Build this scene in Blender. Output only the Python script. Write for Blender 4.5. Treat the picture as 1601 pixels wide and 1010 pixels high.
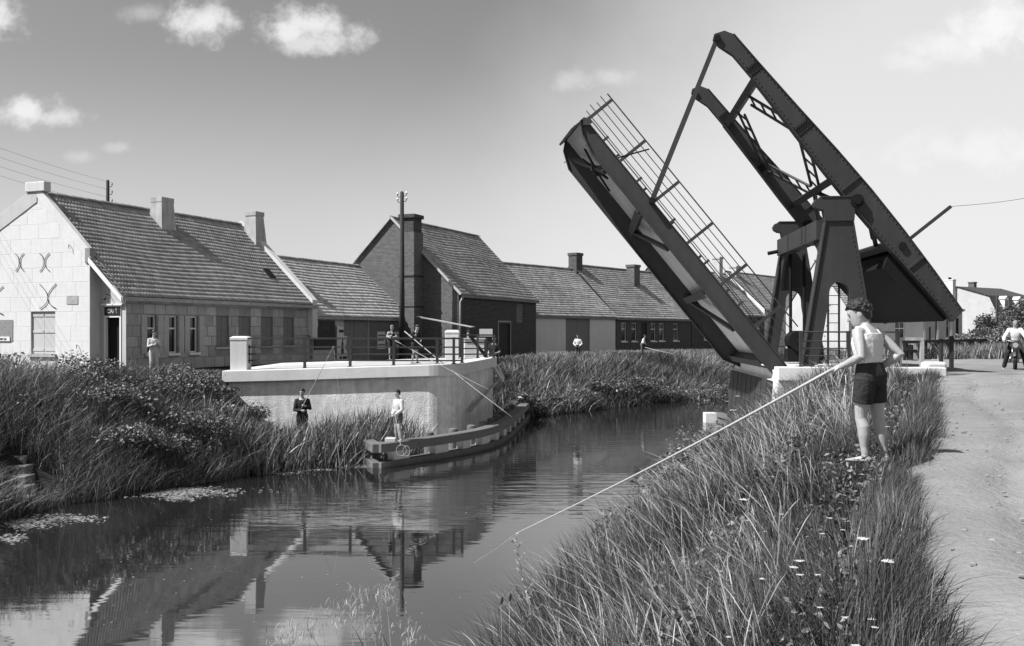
import bpy, math, random
import numpy as np
from mathutils import Vector, Matrix, Quaternion

random.seed(7)
rng = np.random.default_rng(7)
for o in list(bpy.data.objects):
    bpy.data.objects.remove(o, do_unlink=True)
scene = bpy.context.scene
COL = scene.collection
V = Vector
PI = math.pi

# ------------------------------------------------------------------ camera
FPX, CX, HY, CAMZ = 1550.0, 800.0, 520.0, 3.9      # focal length in photo pixels, centre column, horizon row, eye height over the water
cam_data = bpy.data.cameras.new('camera')
cam = bpy.data.objects.new('camera', cam_data)
COL.objects.link(cam)
cam.location = (0, 0, CAMZ)
cam.rotation_euler = (math.radians(90), 0, 0)
cam_data.sensor_width = 36
cam_data.lens = 36 * FPX / 1601
cam_data.shift_y = (HY - 505) / 1601
cam_data.clip_start = 0.1
cam_data.clip_end = 6000
scene.camera = cam

# ------------------------------------------------------------------ sun, sky, exposure
SUN_EL = math.radians(52)
SH = V((-0.93, -0.37, 0)).normalized()              # horizontal direction towards the sun
SUN = V((SH.x * math.cos(SUN_EL), SH.y * math.cos(SUN_EL), math.sin(SUN_EL)))
sd = bpy.data.lights.new('sun', 'SUN')
sd.energy = 5.0
sd.angle = math.radians(0.53)
sd.color = (1, 1, 1)
sun = bpy.data.objects.new('sun', sd)
COL.objects.link(sun)
sun.rotation_euler = SUN.to_track_quat('Z', 'Y').to_euler()
sun.location = (-30, -10, 40)

world = bpy.data.worlds.new('World')
scene.world = world
world.use_nodes = True
wn, wl = world.node_tree.nodes, world.node_tree.links
wn.clear()


def wnode(t, **kw):
    n = wn.new(t)
    for k, v in kw.items():
        setattr(n, k, v)
    return n


def wmath(op, a, b=None, c=None, clamp=False):
    n = wnode('ShaderNodeMath', operation=op, use_clamp=clamp)
    for i, x in enumerate((a, b, c)):
        if x is None:
            continue
        if isinstance(x, (int, float)):
            n.inputs[i].default_value = x
        else:
            wl.new(x, n.inputs[i])
    return n.outputs[0]


def wrange(x, a, b, c=0.0, d=1.0):
    n = wnode('ShaderNodeMapRange', interpolation_type='SMOOTHSTEP')
    wl.new(x, n.inputs[0])
    for i, q in enumerate((a, b, c, d)):
        n.inputs[1 + i].default_value = q
    return n.outputs[0]


sky = wnode('ShaderNodeTexSky', sky_type='NISHITA', sun_disc=False)
sky.sun_elevation = SUN_EL
sky.sun_rotation = math.atan2(SH.x, SH.y)
sky.altitude = 0
sky.air_density = 1.0
sky.dust_density = 1.6
sky.ozone_density = 1.0
sep = wnode('ShaderNodeSeparateColor')
wl.new(sky.outputs[0], sep.inputs[0])
# panchromatic film behind a yellow filter: mostly the red and green light counts
lum = wmath('ADD', wmath('MULTIPLY', sep.outputs[0], 0.62), wmath('MULTIPLY', sep.outputs[1], 0.30))
tc = wnode('ShaderNodeTexCoord')
sx = wnode('ShaderNodeSeparateXYZ')
wl.new(tc.outputs['Generated'], sx.inputs[0])
ay = wmath('MAXIMUM', wmath('ABSOLUTE', sx.outputs[1]), 0.05)
gx = wmath('DIVIDE', sx.outputs[0], ay)
gz = wmath('DIVIDE', sx.outputs[2], ay)
cmb = wnode('ShaderNodeCombineXYZ')
wl.new(gx, cmb.inputs[0]); wl.new(gz, cmb.inputs[1])
nz = wnode('ShaderNodeTexNoise')
nz.inputs['Scale'].default_value = 26
nz.inputs['Detail'].default_value = 7
nz.inputs['Roughness'].default_value = 0.62
wl.new(cmb.outputs[0], nz.inputs['Vector'])
puff = wmath('MULTIPLY', wmath('SUBTRACT', nz.outputs[0], 0.5), 3.4)
total = None
for (px, py, rx, ry, k) in [(312, 36, 56, 33, 1), (445, 48, 46, 32, 1), (515, 46, 58, 32, 1), (480, 66, 70, 20, .8),
                            (-8, 18, 40, 38, 1), (36, 172, 48, 26, .95), (85, 182, 50, 14, .7), (225, 20, 32, 18, .35),
                            (900, 125, 34, 16, .35), (955, 120, 36, 16, .35), (1560, 45, 80, 40, .85), (1480, 75, 70, 26, .6),
                            (1420, 95, 60, 16, .4), (1540, 235, 150, 30, .45), (120, 245, 28, 10, .3), (182, 230, 24, 9, .3),
                            (1900, 120, 200, 60, .9), (-420, 60, 150, 50, .9), (2500, 20, 260, 70, .9), (-900, 150, 200, 45, .8)]:
    dx = wmath('DIVIDE', wmath('SUBTRACT', gx, (px - CX) / FPX), rx / FPX)
    dz = wmath('DIVIDE', wmath('SUBTRACT', gz, (HY - py) / FPX), ry / FPX)
    r = wmath('SQRT', wmath('ADD', wmath('MULTIPLY', dx, dx), wmath('MULTIPLY', dz, dz)))
    r = wmath('ADD', r, puff)
    m = wmath('MULTIPLY', wrange(r, 1.35, 0.0), k)
    total = m if total is None else wmath('MAXIMUM', total, m)
# thin high cloud veil that thickens to the right
nz2 = wnode('ShaderNodeTexNoise')
nz2.inputs['Scale'].default_value = 3.0
nz2.inputs['Detail'].default_value = 5
wl.new(cmb.outputs[0], nz2.inputs['Vector'])
vv = wmath('ADD', wmath('SUBTRACT', gx, wmath('MULTIPLY', gz, 0.72)), wmath('MULTIPLY', wmath('SUBTRACT', nz2.outputs[0], 0.5), 0.35))
veil = wmath('MULTIPLY', wmath('MULTIPLY', wrange(vv, -0.30, 0.16), wrange(sx.outputs[2], 0.66, 0.30)), 0.88)
def wmix(f, a, b):
    n = wnode('ShaderNodeMix', data_type='FLOAT')
    wl.new(f, n.inputs[0])
    for i, x in ((2, a), (3, b)):
        if isinstance(x, (int, float)):
            n.inputs[i].default_value = x
        else:
            wl.new(x, n.inputs[i])
    return n.outputs[0]
SKY_K = 1.52
base = wmix(wrange(gz, 0.30, 0.0, 0.0, 0.72), wmath('MULTIPLY', lum, SKY_K), 7.4)
withveil = wmix(veil, base, wmath('MULTIPLY', wrange(gz, 0.0, 0.55, 8.6, 7.6), 1.0))
cl = wmix(wmath('MULTIPLY', total, 0.74), withveil, 10.2)
ccol = wnode('ShaderNodeCombineColor')
for i in range(3):
    wl.new(cl, ccol.inputs[i])
bg = wnode('ShaderNodeBackground')
bg.inputs[1].default_value = 0.0535
wl.new(ccol.outputs[0], bg.inputs[0])
wo = wnode('ShaderNodeOutputWorld')
wl.new(bg.outputs[0], wo.inputs[0])

scene.view_settings.view_transform = 'Standard'
scene.view_settings.look = 'None'
scene.view_settings.exposure = 0.95
scene.view_settings.gamma = 1.0
scene.view_settings.use_curve_mapping = False
scene.render.engine = 'CYCLES'
scene.render.resolution_x, scene.render.resolution_y = 1024, 646
scene.cycles.max_bounces = 8
scene.cycles.transparent_max_bounces = 12

# ------------------------------------------------------------------ helpers: pixels to places
def ray(px, py):
    return V(((px - CX) / FPX, 1.0, -(py - HY) / FPX))
CAMP = V((0, 0, CAMZ))
def at(px, py, d):
    return CAMP + ray(px, py) * d
def onplane(px, py, p0, n):
    r = ray(px, py)
    return CAMP + r * ((p0 - CAMP).dot(n) / r.dot(n))
def onz(px, py, z):
    return onplane(px, py, V((0, 0, z)), V((0, 0, 1)))

# ------------------------------------------------------------------ helpers: materials (all neutral grey: the photograph has no colour)
MATS = {}
ALB = .53       # the print is contrasty: every surface a little darker, the exposure a little longer
def mat(name, v, rough=0.8, var=0.25, scale=3.0, bump=0.2, bscale=None, spec=0.3, streak=0.0, attr=None, metal=0.0,
        brick=None, transl=0.0, bdist=0.02, big=0.0):
    if name in MATS:
        return MATS[name]
    m = bpy.data.materials.new(name)
    m.use_nodes = True
    nt = m.node_tree
    n, l = nt.nodes, nt.links
    n.clear()
    out = n.new('ShaderNodeOutputMaterial')
    bs = n.new('ShaderNodeBsdfPrincipled')
    bs.inputs['Roughness'].default_value = rough
    bs.inputs['Specular IOR Level'].default_value = spec
    bs.inputs['Metallic'].default_value = metal
    t = n.new('ShaderNodeTexCoord')

    def mt(op, a, b, clamp=False):
        q = n.new('ShaderNodeMath')
        q.operation = op
        q.use_clamp = clamp
        for i, x in enumerate((a, b)):
            if isinstance(x, (int, float)):
                q.inputs[i].default_value = x
            else:
                l.new(x, q.inputs[i])
        return q.outputs[0]

    def noise(sc, det=5, vec=None, ro=0.6):
        q = n.new('ShaderNodeTexNoise')
        q.inputs['Scale'].default_value = sc
        q.inputs['Detail'].default_value = det
        q.inputs['Roughness'].default_value = ro
        l.new(vec if vec is not None else t.outputs['Object'], q.inputs['Vector'])
        return q.outputs[0]
    f = mt('ADD', 1.0, mt('MULTIPLY', mt('SUBTRACT', noise(scale), 0.5), var * 2.4))
    if big:
        f = mt('MULTIPLY', f, mt('ADD', 1.0, mt('MULTIPLY', mt('SUBTRACT', noise(scale * 0.13, 3), 0.5), big * 2.4)))
    if streak:
        mp = n.new('ShaderNodeMapping')
        mp.inputs['Scale'].default_value = (5, 5, 0.35)
        l.new(t.outputs['Object'], mp.inputs[0])
        s = noise(1.0, 4, mp.outputs[0])
        f = mt('MULTIPLY', f, mt('ADD', 1.0, mt('MULTIPLY', mt('SUBTRACT', s, 0.55), streak * 2.2)))
    hgt = noise(bscale or scale * 4, 6)
    val = mt('MULTIPLY', f, v * ALB)
    if attr:
        a = n.new('ShaderNodeAttribute')
        a.attribute_name = attr
        val = mt('MULTIPLY', val, a.outputs['Fac'])
    if brick:
        sp = n.new('ShaderNodeSeparateXYZ')
        l.new(t.outputs['Object'], sp.inputs[0])
        cb = n.new('ShaderNodeCombineXYZ')
        l.new(mt('ADD', sp.outputs[0], sp.outputs[1]), cb.inputs[0])
        l.new(sp.outputs[2], cb.inputs[1])
        bt = n.new('ShaderNodeTexBrick')
        bt.inputs['Scale'].default_value = 1.0
        bt.inputs['Brick Width'].default_value = brick[0]
        bt.inputs['Row Height'].default_value = brick[1]
        bt.inputs['Mortar Size'].default_value = brick[2]
        bt.inputs['Mortar Smooth'].default_value = 0.2
        bt.inputs['Bias'].default_value = 0.0
        bt.inputs['Color1'].default_value = (brick[3],) * 3 + (1,)
        bt.inputs['Color2'].default_value = (brick[4],) * 3 + (1,)
        bt.inputs['Mortar'].default_value = (brick[5],) * 3 + (1,)
        l.new(cb.outputs[0], bt.inputs['Vector'])
        q = n.new('ShaderNodeRGBToBW')
        l.new(bt.outputs['Color'], q.inputs[0])
        val = mt('MULTIPLY', mt('MULTIPLY', q.outputs[0], f), ALB)
        hgt = mt('SUBTRACT', mt('MULTIPLY', hgt, 0.4), bt.outputs['Fac'])
    cc = n.new('ShaderNodeCombineColor')
    for i in range(3):
        l.new(val, cc.inputs[i])
    l.new(cc.outputs[0], bs.inputs['Base Color'])
    if bump:
        b = n.new('ShaderNodeBump')
        b.inputs['Strength'].default_value = bump
        b.inputs['Distance'].default_value = bdist
        l.new(hgt, b.inputs['Height'])
        l.new(b.outputs[0], bs.inputs['Normal'])
    if transl:
        tr = n.new('ShaderNodeBsdfTranslucent')
        l.new(cc.outputs[0], tr.inputs[0])
        mx = n.new('ShaderNodeMixShader')
        mx.inputs[0].default_value = transl
        l.new(bs.outputs[0], mx.inputs[1])
        l.new(tr.outputs[0], mx.inputs[2])
        l.new(mx.outputs[0], out.inputs[0])
    else:
        l.new(bs.outputs[0], out.inputs[0])
    MATS[name] = m
    return m

WHITE = mat('whitewash', .95, .9, .10, 1.6, .35, 22, .1, .12, big=.10)
WHITEBLK = mat('whitewashed_block', .96, .9, .10, 1.6, .3, 22, .1, .10, attr='tone')
STONE = mat('grey_stone', .60, .9, .2, 3.0, .3, 30, .1, .2, attr='tone')
STONEWALL = mat('grey_stone_joint', .40, .9, .2, 3.0, .3, 30, .1, .2)
PLASTER = mat('pale_plaster', .72, .9, .12, 1.2, .2, 20, .1, .15, big=.1)
CONC = mat('concrete', .86, .9, .12, 2.0, .3, 25, .15, .12, big=.1)
RENDER = mat('rough_render', .98, .95, .36, 4.0, .8, 22, .1, .32, big=.2, bdist=.04)
WOOD = mat('grey_wood', .32, .85, .3, 4.0, .4, 20, .15, .3)
WOODL = mat('weathered_wood', .52, .85, .3, 4.0, .4, 20, .15, .3)
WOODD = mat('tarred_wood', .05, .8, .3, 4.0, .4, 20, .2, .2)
PAINTW = mat('white_paint', 1.1, .5, .06, 4.0, .05)
SHUT = mat('grey_shutter', .24, .6, .12, 4.0, .1, streak=.1)
SHUTL = mat('pale_shutter', .60, .6, .12, 4.0, .1, streak=.1)
SHUTW = mat('white_shutter', .72, .7, .06, 4.0, .1)
STEEL = mat('painted_steel', .048, .6, .28, 1.6, .12, 30, .35, .30, big=.2)
STEELD = mat('dark_steel', .016, .75, .2, 2.0, .12, 30, .12)
IRON = mat('black_iron', .035, .6, .2, 8, .1, 30, .3)
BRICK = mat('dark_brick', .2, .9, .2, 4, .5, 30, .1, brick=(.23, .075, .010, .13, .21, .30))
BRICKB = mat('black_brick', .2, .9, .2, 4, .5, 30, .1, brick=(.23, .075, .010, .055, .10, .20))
BRICKH = mat('house_brick', .2, .9, .2, 4, .4, 30, .1, brick=(.23, .075, .010, .09, .15, .2))
TILE = mat('clay_tile', .52, .8, .3, 2.2, .3, 30, .15, attr='tone', big=.2)
TILEL = mat('pale_clay_tile', .74, .8, .25, 2.2, .3, 30, .15, attr='tone', big=.2)
TILEM = mat('weathered_tile', .52, .85, .4, 1.6, .4, 30, .1, attr='tone', big=.35)
SLATE = mat('slate', .07, .7, .25, 4, .2, 20, .3)
GLASS = mat('window_glass', .02, .06, .1, 2, 0, spec=.6)
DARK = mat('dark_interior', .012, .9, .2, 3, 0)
CURT = mat('lace_curtain', .5, .9, .15, 12, .1)
SKIN = mat('skin', .52, .5, .16, 7, .15, 60, .3)
SKIND = mat('tanned_skin', .36, .55, .05, 20, .05, 120, .3)
HAIR = mat('dark_hair', .018, .45, .4, 40, .6, 90, .4)
HAIRL = mat('fair_hair', .20, .5, .3, 40, .6, 90, .3)
CLW = mat('white_cotton', .95, .9, .05, 12, .8, 16, .1, bdist=.03)
CLL = mat('pale_cotton', .70, .9, .08, 12, .25, 40, .1)
CLG = mat('grey_cloth', .16, .9, .1, 12, .25, 40, .1)
CLD = mat('dark_cloth', .05, .9, .25, 12, .9, 16, .1, bdist=.03)
LEATH = mat('leather', .04, .5, .2, 20, .2)
SANDAL = mat('pale_canvas', .40, .8, .2, 20, .2)
PAPER = mat('poster_paper', .95, .8, .2, 10, .05)
BOARD = mat('dark_board', .022, .6, .25, 6, .1)
LETTER = mat('cream_lettering', .55, .7, .15, 20, 0)
CANE = mat('cane', .52, .5, .15, 20, .1)
ROPE = mat('rope', .12, .9, .2, 20, .2)
EARTH = mat('bank_earth', .045, .95, .4, 2.5, .6, 14, .1, big=.2, bdist=.05)
ROAD = mat('dirt_road', .30, .95, .34, .9, .8, 14, .1, big=.34, bdist=.05)
GRAVEL = mat('gravel', .36, .9, .3, 20, .2)
GRASS = mat('grass', .165, .65, .2, 1.0, 0, spec=.22, attr='tone', transl=.10)
STRAW = mat('dry_grass', .52, .7, .2, 1.0, 0, spec=.2, attr='tone', transl=.2)
LEAF = mat('leaves', .17, .5, .25, 1.0, 0, spec=.4, attr='tone', transl=.12)
REED = mat('reed_leaf', .18, .5, .2, 1.0, 0, spec=.4, attr='tone', transl=.1)
PLUME = mat('reed_plume', .52, .8, .15, 8, 0, spec=.1, attr='tone', transl=.3)
PETAL = mat('white_petals', .80, .8, .06, 20, .1, transl=.2)
BARK = mat('bark', .06, .9, .3, 6, .4)
WEED = mat('duckweed', .24, .8, .4, 6, .4, 60)
RUBBER = mat('rubber', .02, .8, .2, 8, .1)
CHROME = mat('dull_chrome', .5, .3, .1, 5, 0, metal=1.0)
ENAMEL = mat('black_enamel', .02, .25, .1, 5, 0, spec=.5)
TRUNKW = mat('telegraph_pole_wood', .075, .9, .3, 5, .4, streak=.3)
CHIM = mat('sooty_plaster', .60, .9, .3, 2.5, .4, 25, .1, .45, big=.2)
PORC = mat('porcelain', .5, .3, .1, 5, 0)

# ------------------------------------------------------------------ helpers: objects
def tag(o, label=None, cat=None, group=None, kind=None):
    if label: o['label'] = label
    if cat: o['category'] = cat
    if group: o['group'] = group
    if kind: o['kind'] = kind
    return o

def empty(name, loc=(0, 0, 0), rz=0.0, label=None, cat=None, group=None):
    o = bpy.data.objects.new(name, None)
    COL.objects.link(o)
    o.empty_display_size = .2
    o.location = loc
    o.rotation_euler = (0, 0, rz)
    return tag(o, label, cat, group)

def link(name, me, m, parent=None, smooth=False):
    o = bpy.data.objects.new(name, me)
    COL.objects.link(o)
    if m is not None and len(me.materials) == 0:
        me.materials.append(m)
    if parent is not None:
        o.parent = parent
    if smooth and len(me.polygons):
        me.polygons.foreach_set('use_smooth', [True] * len(me.polygons))
    return o

def npmesh(name, verts, faces_list, m, parent=None, tone=None, smooth=False):
    """verts (N,3); faces_list: list of int arrays (M,k)."""
    me = bpy.data.meshes.new(name)
    verts = np.asarray(verts, dtype=np.float32)
    me.vertices.add(len(verts))
    me.vertices.foreach_set('co', verts.ravel())
    loops = np.concatenate([f.ravel() for f in faces_list]).astype(np.int32)
    tot = np.concatenate([np.full(len(f), f.shape[1], dtype=np.int32) for f in faces_list])
    start = np.concatenate([[0], np.cumsum(tot)[:-1]]).astype(np.int32)
    me.loops.add(len(loops))
    me.loops.foreach_set('vertex_index', loops)
    me.polygons.add(len(tot))
    me.polygons.foreach_set('loop_start', start)
    me.polygons.foreach_set('loop_total', tot)
    if smooth:
        me.polygons.foreach_set('use_smooth', np.ones(len(tot), dtype=bool))
    me.update(calc_edges=True)
    me.validate()
    if tone is not None:
        a = me.attributes.new('tone', 'FLOAT', 'POINT')
        a.data.foreach_set('value', np.asarray(tone, dtype=np.float32))
    return link(name, me, m, parent)

class MB:
    def __init__(s):
        s.v, s.f = [], []
    def add(s, vs, fs):
        b = len(s.v)
        s.v += [tuple(x) for x in vs]
        s.f += [tuple(i + b for i in q) for q in fs]
        return s
    def box(s, lo, hi):
        (a, b, c), (d, e, f) = lo, hi
        return s.add([(a, b, c), (d, b, c), (d, e, c), (a, e, c), (a, b, f), (d, b, f), (d, e, f), (a, e, f)],
                     [(0, 3, 2, 1), (4, 5, 6, 7), (0, 1, 5, 4), (1, 2, 6, 5), (2, 3, 7, 6), (3, 0, 4, 7)])
    def beam(s, p, q, w, h, up=(0, 0, 1), w2=None, h2=None):
        p, q, up = V(p), V(q), V(up)
        d = (q - p).normalized()
        x = d.cross(up)
        if x.length < 1e-4:
            x = d.cross(V((1, 0, 0)))
        x.normalize()
        y = x.cross(d)
        w2 = w if w2 is None else w2
        h2 = h if h2 is None else h2
        vs = []
        for c, ww, hh in ((p, w, h), (q, w2, h2)):
            for i, j in ((-1, -1), (1, -1), (1, 1), (-1, 1)):
                vs.append(c + x * (i * ww / 2) + y * (j * hh / 2))
        return s.add(vs, [(0, 1, 2, 3), (7, 6, 5, 4), (0, 4, 5, 1), (1, 5, 6, 2), (2, 6, 7, 3), (3, 7, 4, 0)])
    def tube(s, pts, rad, n=8, cap=True):
        pts = [V(p) for p in pts]
        if isinstance(rad, (int, float)):
            rad = [rad] * len(pts)
        ref = V((0, 0, 1))
        t0 = (pts[1] - pts[0]).normalized()
        if abs(t0.dot(ref)) > .95:
            ref = V((1, 0, 0))
        x = t0.cross(ref).normalized()
        vs = []
        for i, p in enumerate(pts):
            t = (pts[min(i + 1, len(pts) - 1)] - pts[max(i - 1, 0)])
            if t.length < 1e-9: t = t0
            t.normalize()
            x = (x - t * x.dot(t))
            if x.length < 1e-6: x = t.orthogonal()
            x.normalize()
            y = t.cross(x)
            for k in range(n):
                a = 2 * PI * k / n
                vs.append(p + x * (math.cos(a) * rad[i]) + y * (math.sin(a) * rad[i]))
        fs = []
        for i in range(len(pts) - 1):
            for k in range(n):
                k2 = (k + 1) % n
                fs.append((i * n + k, i * n + k2, (i + 1) * n + k2, (i + 1) * n + k))
        if cap:
            fs.append(tuple(reversed(range(n))))
            fs.append(tuple(range((len(pts) - 1) * n, len(pts) * n)))
        return s.add(vs, fs)
    def loft(s, rings, cap=True):
        """rings: list of lists of points with equal counts."""
        n = len(rings[0])
        vs = [p for r in rings for p in r]
        fs = []
        for i in range(len(rings) - 1):
            for k in range(n):
                k2 = (k + 1) % n
                fs.append((i * n + k, i * n + k2, (i + 1) * n + k2, (i + 1) * n + k))
        if cap:
            fs.append(tuple(reversed(range(n))))
            fs.append(tuple(range((len(rings) - 1) * n, len(rings) * n)))
        return s.add(vs, fs)
    def ball(s, c, r, n=8, m=6, frame=None):
        c = V(c)
        if isinstance(r, (int, float)): r = (r, r, r)
        X, Y, Z = frame or (V((1, 0, 0)), V((0, 1, 0)), V((0, 0, 1)))
        rings = []
        for i in range(m + 1):
            th = PI * (i + .02) / (m + .04)
            rings.append([c + X * (r[0] * math.sin(th) * math.cos(2 * PI * k / n)) + Y * (r[1] * math.sin(th) * math.sin(2 * PI * k / n)) - Z * (r[2] * math.cos(th)) for k in range(n)])
        return s.loft(rings)
    def prism(s, poly, depth, O, X, Y):
        """poly in (x,y) on frame O,X,Y, extruded by depth along X x Y (centred)."""
        O, X, Y = V(O), V(X), V(Y)
        N = X.cross(Y).normalized()
        n = len(poly)
        vs = [O + X * a + Y * b - N * (depth / 2) for a, b in poly] + [O + X * a + Y * b + N * (depth / 2) for a, b in poly]
        fs = [tuple(reversed(range(n))), tuple(range(n, 2 * n))]
        for k in range(n):
            k2 = (k + 1) % n
            fs.append((k, k2, n + k2, n + k))
        return s.add(vs, fs)
    def build(s, name, m, parent=None, smooth=False, bevel=0):
        me = bpy.data.meshes.new(name)
        me.from_pydata(s.v, [], s.f)
        me.validate()
        me.update()
        o = link(name, me, m, parent, smooth)
        if 'tone' in (m.name if m else ''): pass
        if bevel:
            b = o.modifiers.new('bevel', 'BEVEL')
            b.width = bevel
            b.segments = 2
            b.limit_method = 'ANGLE'
        return o

def settone(o, v):
    me = o.data
    if 'tone' not in me.attributes:
        a = me.attributes.new('tone', 'FLOAT', 'POINT')
        a.data.foreach_set('value', np.full(len(me.vertices), v, dtype=np.float32))

DG = None
def remesh(mb, name, m, parent, voxel, smooth_it=4):
    me = bpy.data.meshes.new(name + '_tmp')
    me.from_pydata(mb.v, [], mb.f)
    o = bpy.data.objects.new('tmp_' + name, me)
    COL.objects.link(o)
    r = o.modifiers.new('r', 'REMESH')
    r.mode = 'VOXEL'
    r.voxel_size = voxel
    r.use_smooth_shade = True
    sm = o.modifiers.new('s', 'SMOOTH')
    sm.factor = .5
    sm.iterations = smooth_it
    dg = bpy.context.evaluated_depsgraph_get()
    dg.update()
    nm = bpy.data.meshes.new_from_object(o.evaluated_get(dg))
    nm.name = name
    bpy.data.objects.remove(o, do_unlink=True)
    bpy.data.meshes.remove(me)
    nm.materials.clear()
    return link(name, nm, m, parent, True)

def text(name, body, size, m, parent, loc, X, Y, depth=.006, align='CENTER', bold=0.0):
    """flat lettering standing on the plane spanned by X (reading direction) and Y (up)."""
    cu = bpy.data.curves.new(name, 'FONT')
    cu.body = body
    cu.size = size
    cu.align_x = align
    cu.align_y = 'CENTER'
    cu.extrude = depth
    cu.offset = bold
    o = bpy.data.objects.new('tmp_text', cu)
    COL.objects.link(o)
    dg = bpy.context.evaluated_depsgraph_get()
    dg.update()
    me = bpy.data.meshes.new_from_object(o.evaluated_get(dg))
    bpy.data.objects.remove(o, do_unlink=True)
    me.materials.clear()
    r = link(name, me, m, parent)
    X, Y = V(X).normalized(), V(Y).normalized()
    Z = X.cross(Y)
    M = Matrix(((X.x, Y.x, Z.x, loc[0]), (X.y, Y.y, Z.y, loc[1]), (X.z, Y.z, Z.z, loc[2]), (0, 0, 0, 1)))
    r.matrix_local = M
    return r
# ------------------------------------------------------------------ the setting: terrain, water, road
LY = [-80, 0, 12, 19.5, 22.4, 25, 27, 28, 29.2, 30.5, 32, 33.5, 34.5, 41.5, 44, 46, 51, 60, 72, 92, 140, 300]
LX = [-17, -14, -11.5, -10.7, -10.3, -8.3, -7.3, -6.7, -4.9, -4.3, -3.6, -3.3, -2.6, -1.5, .0, 1, 5, 12, 24, 44, 95, 262]
RY = [-80, 0, 3, 7.5, 11.5, 15, 20, 25, 28, 29.5, 30, 39, 45, 52, 62, 80, 110, 140, 300]
RX = [-8, -2.0, -1.5, -.75, .15, 1.15, 2.75, 4.7, 6.0, 7.3, 8.4, 9.0, 10, 15, 24, 44, 80, 115, 300]
RZ, LZ = 2.6, 2.45
def xL(y): return np.interp(y, LY, LX)
def xR(y): return np.interp(y, RY, RX)
def dR(x, y):
    sl = (xR(y + .8) - xR(y - .8)) / 1.6
    return (x - xR(y)) / np.sqrt(1 + sl * sl)
def dL(x, y):
    sl = (xL(y + .8) - xL(y - .8)) / 1.6
    return (xL(y) - x) / np.sqrt(1 + sl * sl)
def wob(x, y, s=1.0):
    return (np.sin(x * 1.3 * s + 1.7 * np.sin(y * .7 * s)) + np.sin(y * 1.1 * s + x * .6 * s + 2) + .6 * np.sin(2.7 * s * x - 1.9 * s * y)) / 2.6
def hground(x, y):
    x, y = np.asarray(x, float), np.asarray(y, float)
    r, l = dR(x, y), dL(x, y)
    WR = np.where((y > 29.6) & (y < 40), .5, 3.7)
    WL = np.where((y > 33.6) & (y < 42), .5, 4.6)
    hr = RZ * (1 - (1 - np.clip(r / WR, 0, 1)) ** 1.25)
    hl = LZ * (1 - (1 - np.clip(l / WL, 0, 1)) ** 1.7)
    bed = -np.clip(np.minimum(-r, -l) * .8, 0, 1.4)
    h = np.where(r > 0, hr, np.where(l > 0, hl, bed))
    cap = .30 + 2.3 * np.clip((-7.6 - x) / 2.6, 0, 1) ** 1.3 + 3 * np.clip((28.5 - y) / 2.0, 0, 1)
    h = np.where((l > 0) & (r < 0) & (x > -11) & (y > 26) & (y < 34.7), np.minimum(h, cap), h)
    capr = .5 + .8 * np.clip(x - 7.6, 0, 9) + 3 * np.clip((26.5 - y) / 3.5, 0, 1)
    h = np.where((r > 0) & (x < 12.2) & (y > 22) & (y < 30.4), np.minimum(h, capr), h)
    slope = ((r > .2) & (r < 4.5)) | ((l > .2) & (l < 5))
    h = h + np.where(slope, .09 * wob(x, y, 1.0), 0) + np.where((r > 0) | (l > 0), .025 * wob(x, y, .4), 0)
    h = h - np.where(l > 0, .55 * np.exp(-(((x + 11.2) / .75) ** 2 + ((y - 22.5) / .8) ** 2)), 0)
    return h
def gh(x, y): return float(hground(x, y))

def axis(core0, core1, step, far0, far1):
    a = list(np.arange(core0, core1 + 1e-6, step))
    s, x = step, core1
    while x < far1:
        s *= 1.22; x += s; a.append(x)
    s, x = step, core0
    pre = []
    while x > far0:
        s *= 1.22; x -= s; pre.append(x)
    return np.array(pre[::-1] + a)
gxs = axis(-16, 16, .4, -2500, 2500)
gys = axis(-4, 62, .4, -400, 4500)
GX, GY = np.meshgrid(gxs, gys)
# under the road the ground lies a little lower
XE_Y = [-30, 0, 3, 4.2, 5.3, 7.5, 9.8, 11.2, 14, 16.8, 21, 25, 27.5, 29.5, 31, 60]
XE_X = [.8, 1.35, 1.55, 1.75, 2.1, 2.9, 4.0, 4.65, 5.9, 7.1, 8.8, 10.6, 11.8, 12.4, 12.6, 12.6]
def xE(y): return np.interp(y, XE_Y, XE_X)
def roadright(y): return np.interp(y, [-30, 0, 20, 27, 30, 33, 60], [8, 9, 15.5, 22, 45, 90, 90])
GZ = hground(GX, GY)
GZ = GZ - .03 * ((GX > xE(GY) + .3) & (GX < roadright(GY) - .3) & (GY < 46))
ny, nx = GX.shape
idx = np.arange(ny * nx).reshape(ny, nx)
quads = np.stack([idx[:-1, :-1], idx[:-1, 1:], idx[1:, 1:], idx[1:, :-1]], -1).reshape(-1, 4)
g = npmesh('ground', np.stack([GX, GY, GZ], -1).reshape(-1, 3), [quads], EARTH, smooth=True)
tag(g, kind='structure')

# road sheet
ys = np.concatenate([np.arange(-12, 30, .35), np.arange(30, 47, .5)])
rows = []
NXR = 80
for y in ys:
    a, b = xE(y) + .12 * math.sin(y * 2.1) + .08 * math.sin(y * 5.3), roadright(y)
    t = np.linspace(0, 1, NXR) ** 1.8
    rows.append(np.stack([a + (b - a) * t, np.full(NXR, y), np.zeros(NXR)], -1))
R = np.array(rows)
RUT = R[..., 0] - xE(R[..., 1])
R[..., 2] = hground(R[..., 0], R[..., 1]) + .012 - .05 * (np.exp(-((RUT - 1.0 - .12 * np.sin(R[..., 1] * .6)) / .16) ** 2) + np.exp(-((RUT - 2.35 - .1 * np.sin(R[..., 1] * .5)) / .18) ** 2)) * (R[..., 1] < 29) + .045 + .016 * wob(R[..., 0] * 2, R[..., 1] * 2, 1.6) + .018 * np.sin(R[..., 0] * 3.1 + R[..., 1] * .7) * np.sin(R[..., 1] * 1.3)
ii = np.arange(len(ys) * NXR).reshape(len(ys), NXR)
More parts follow.
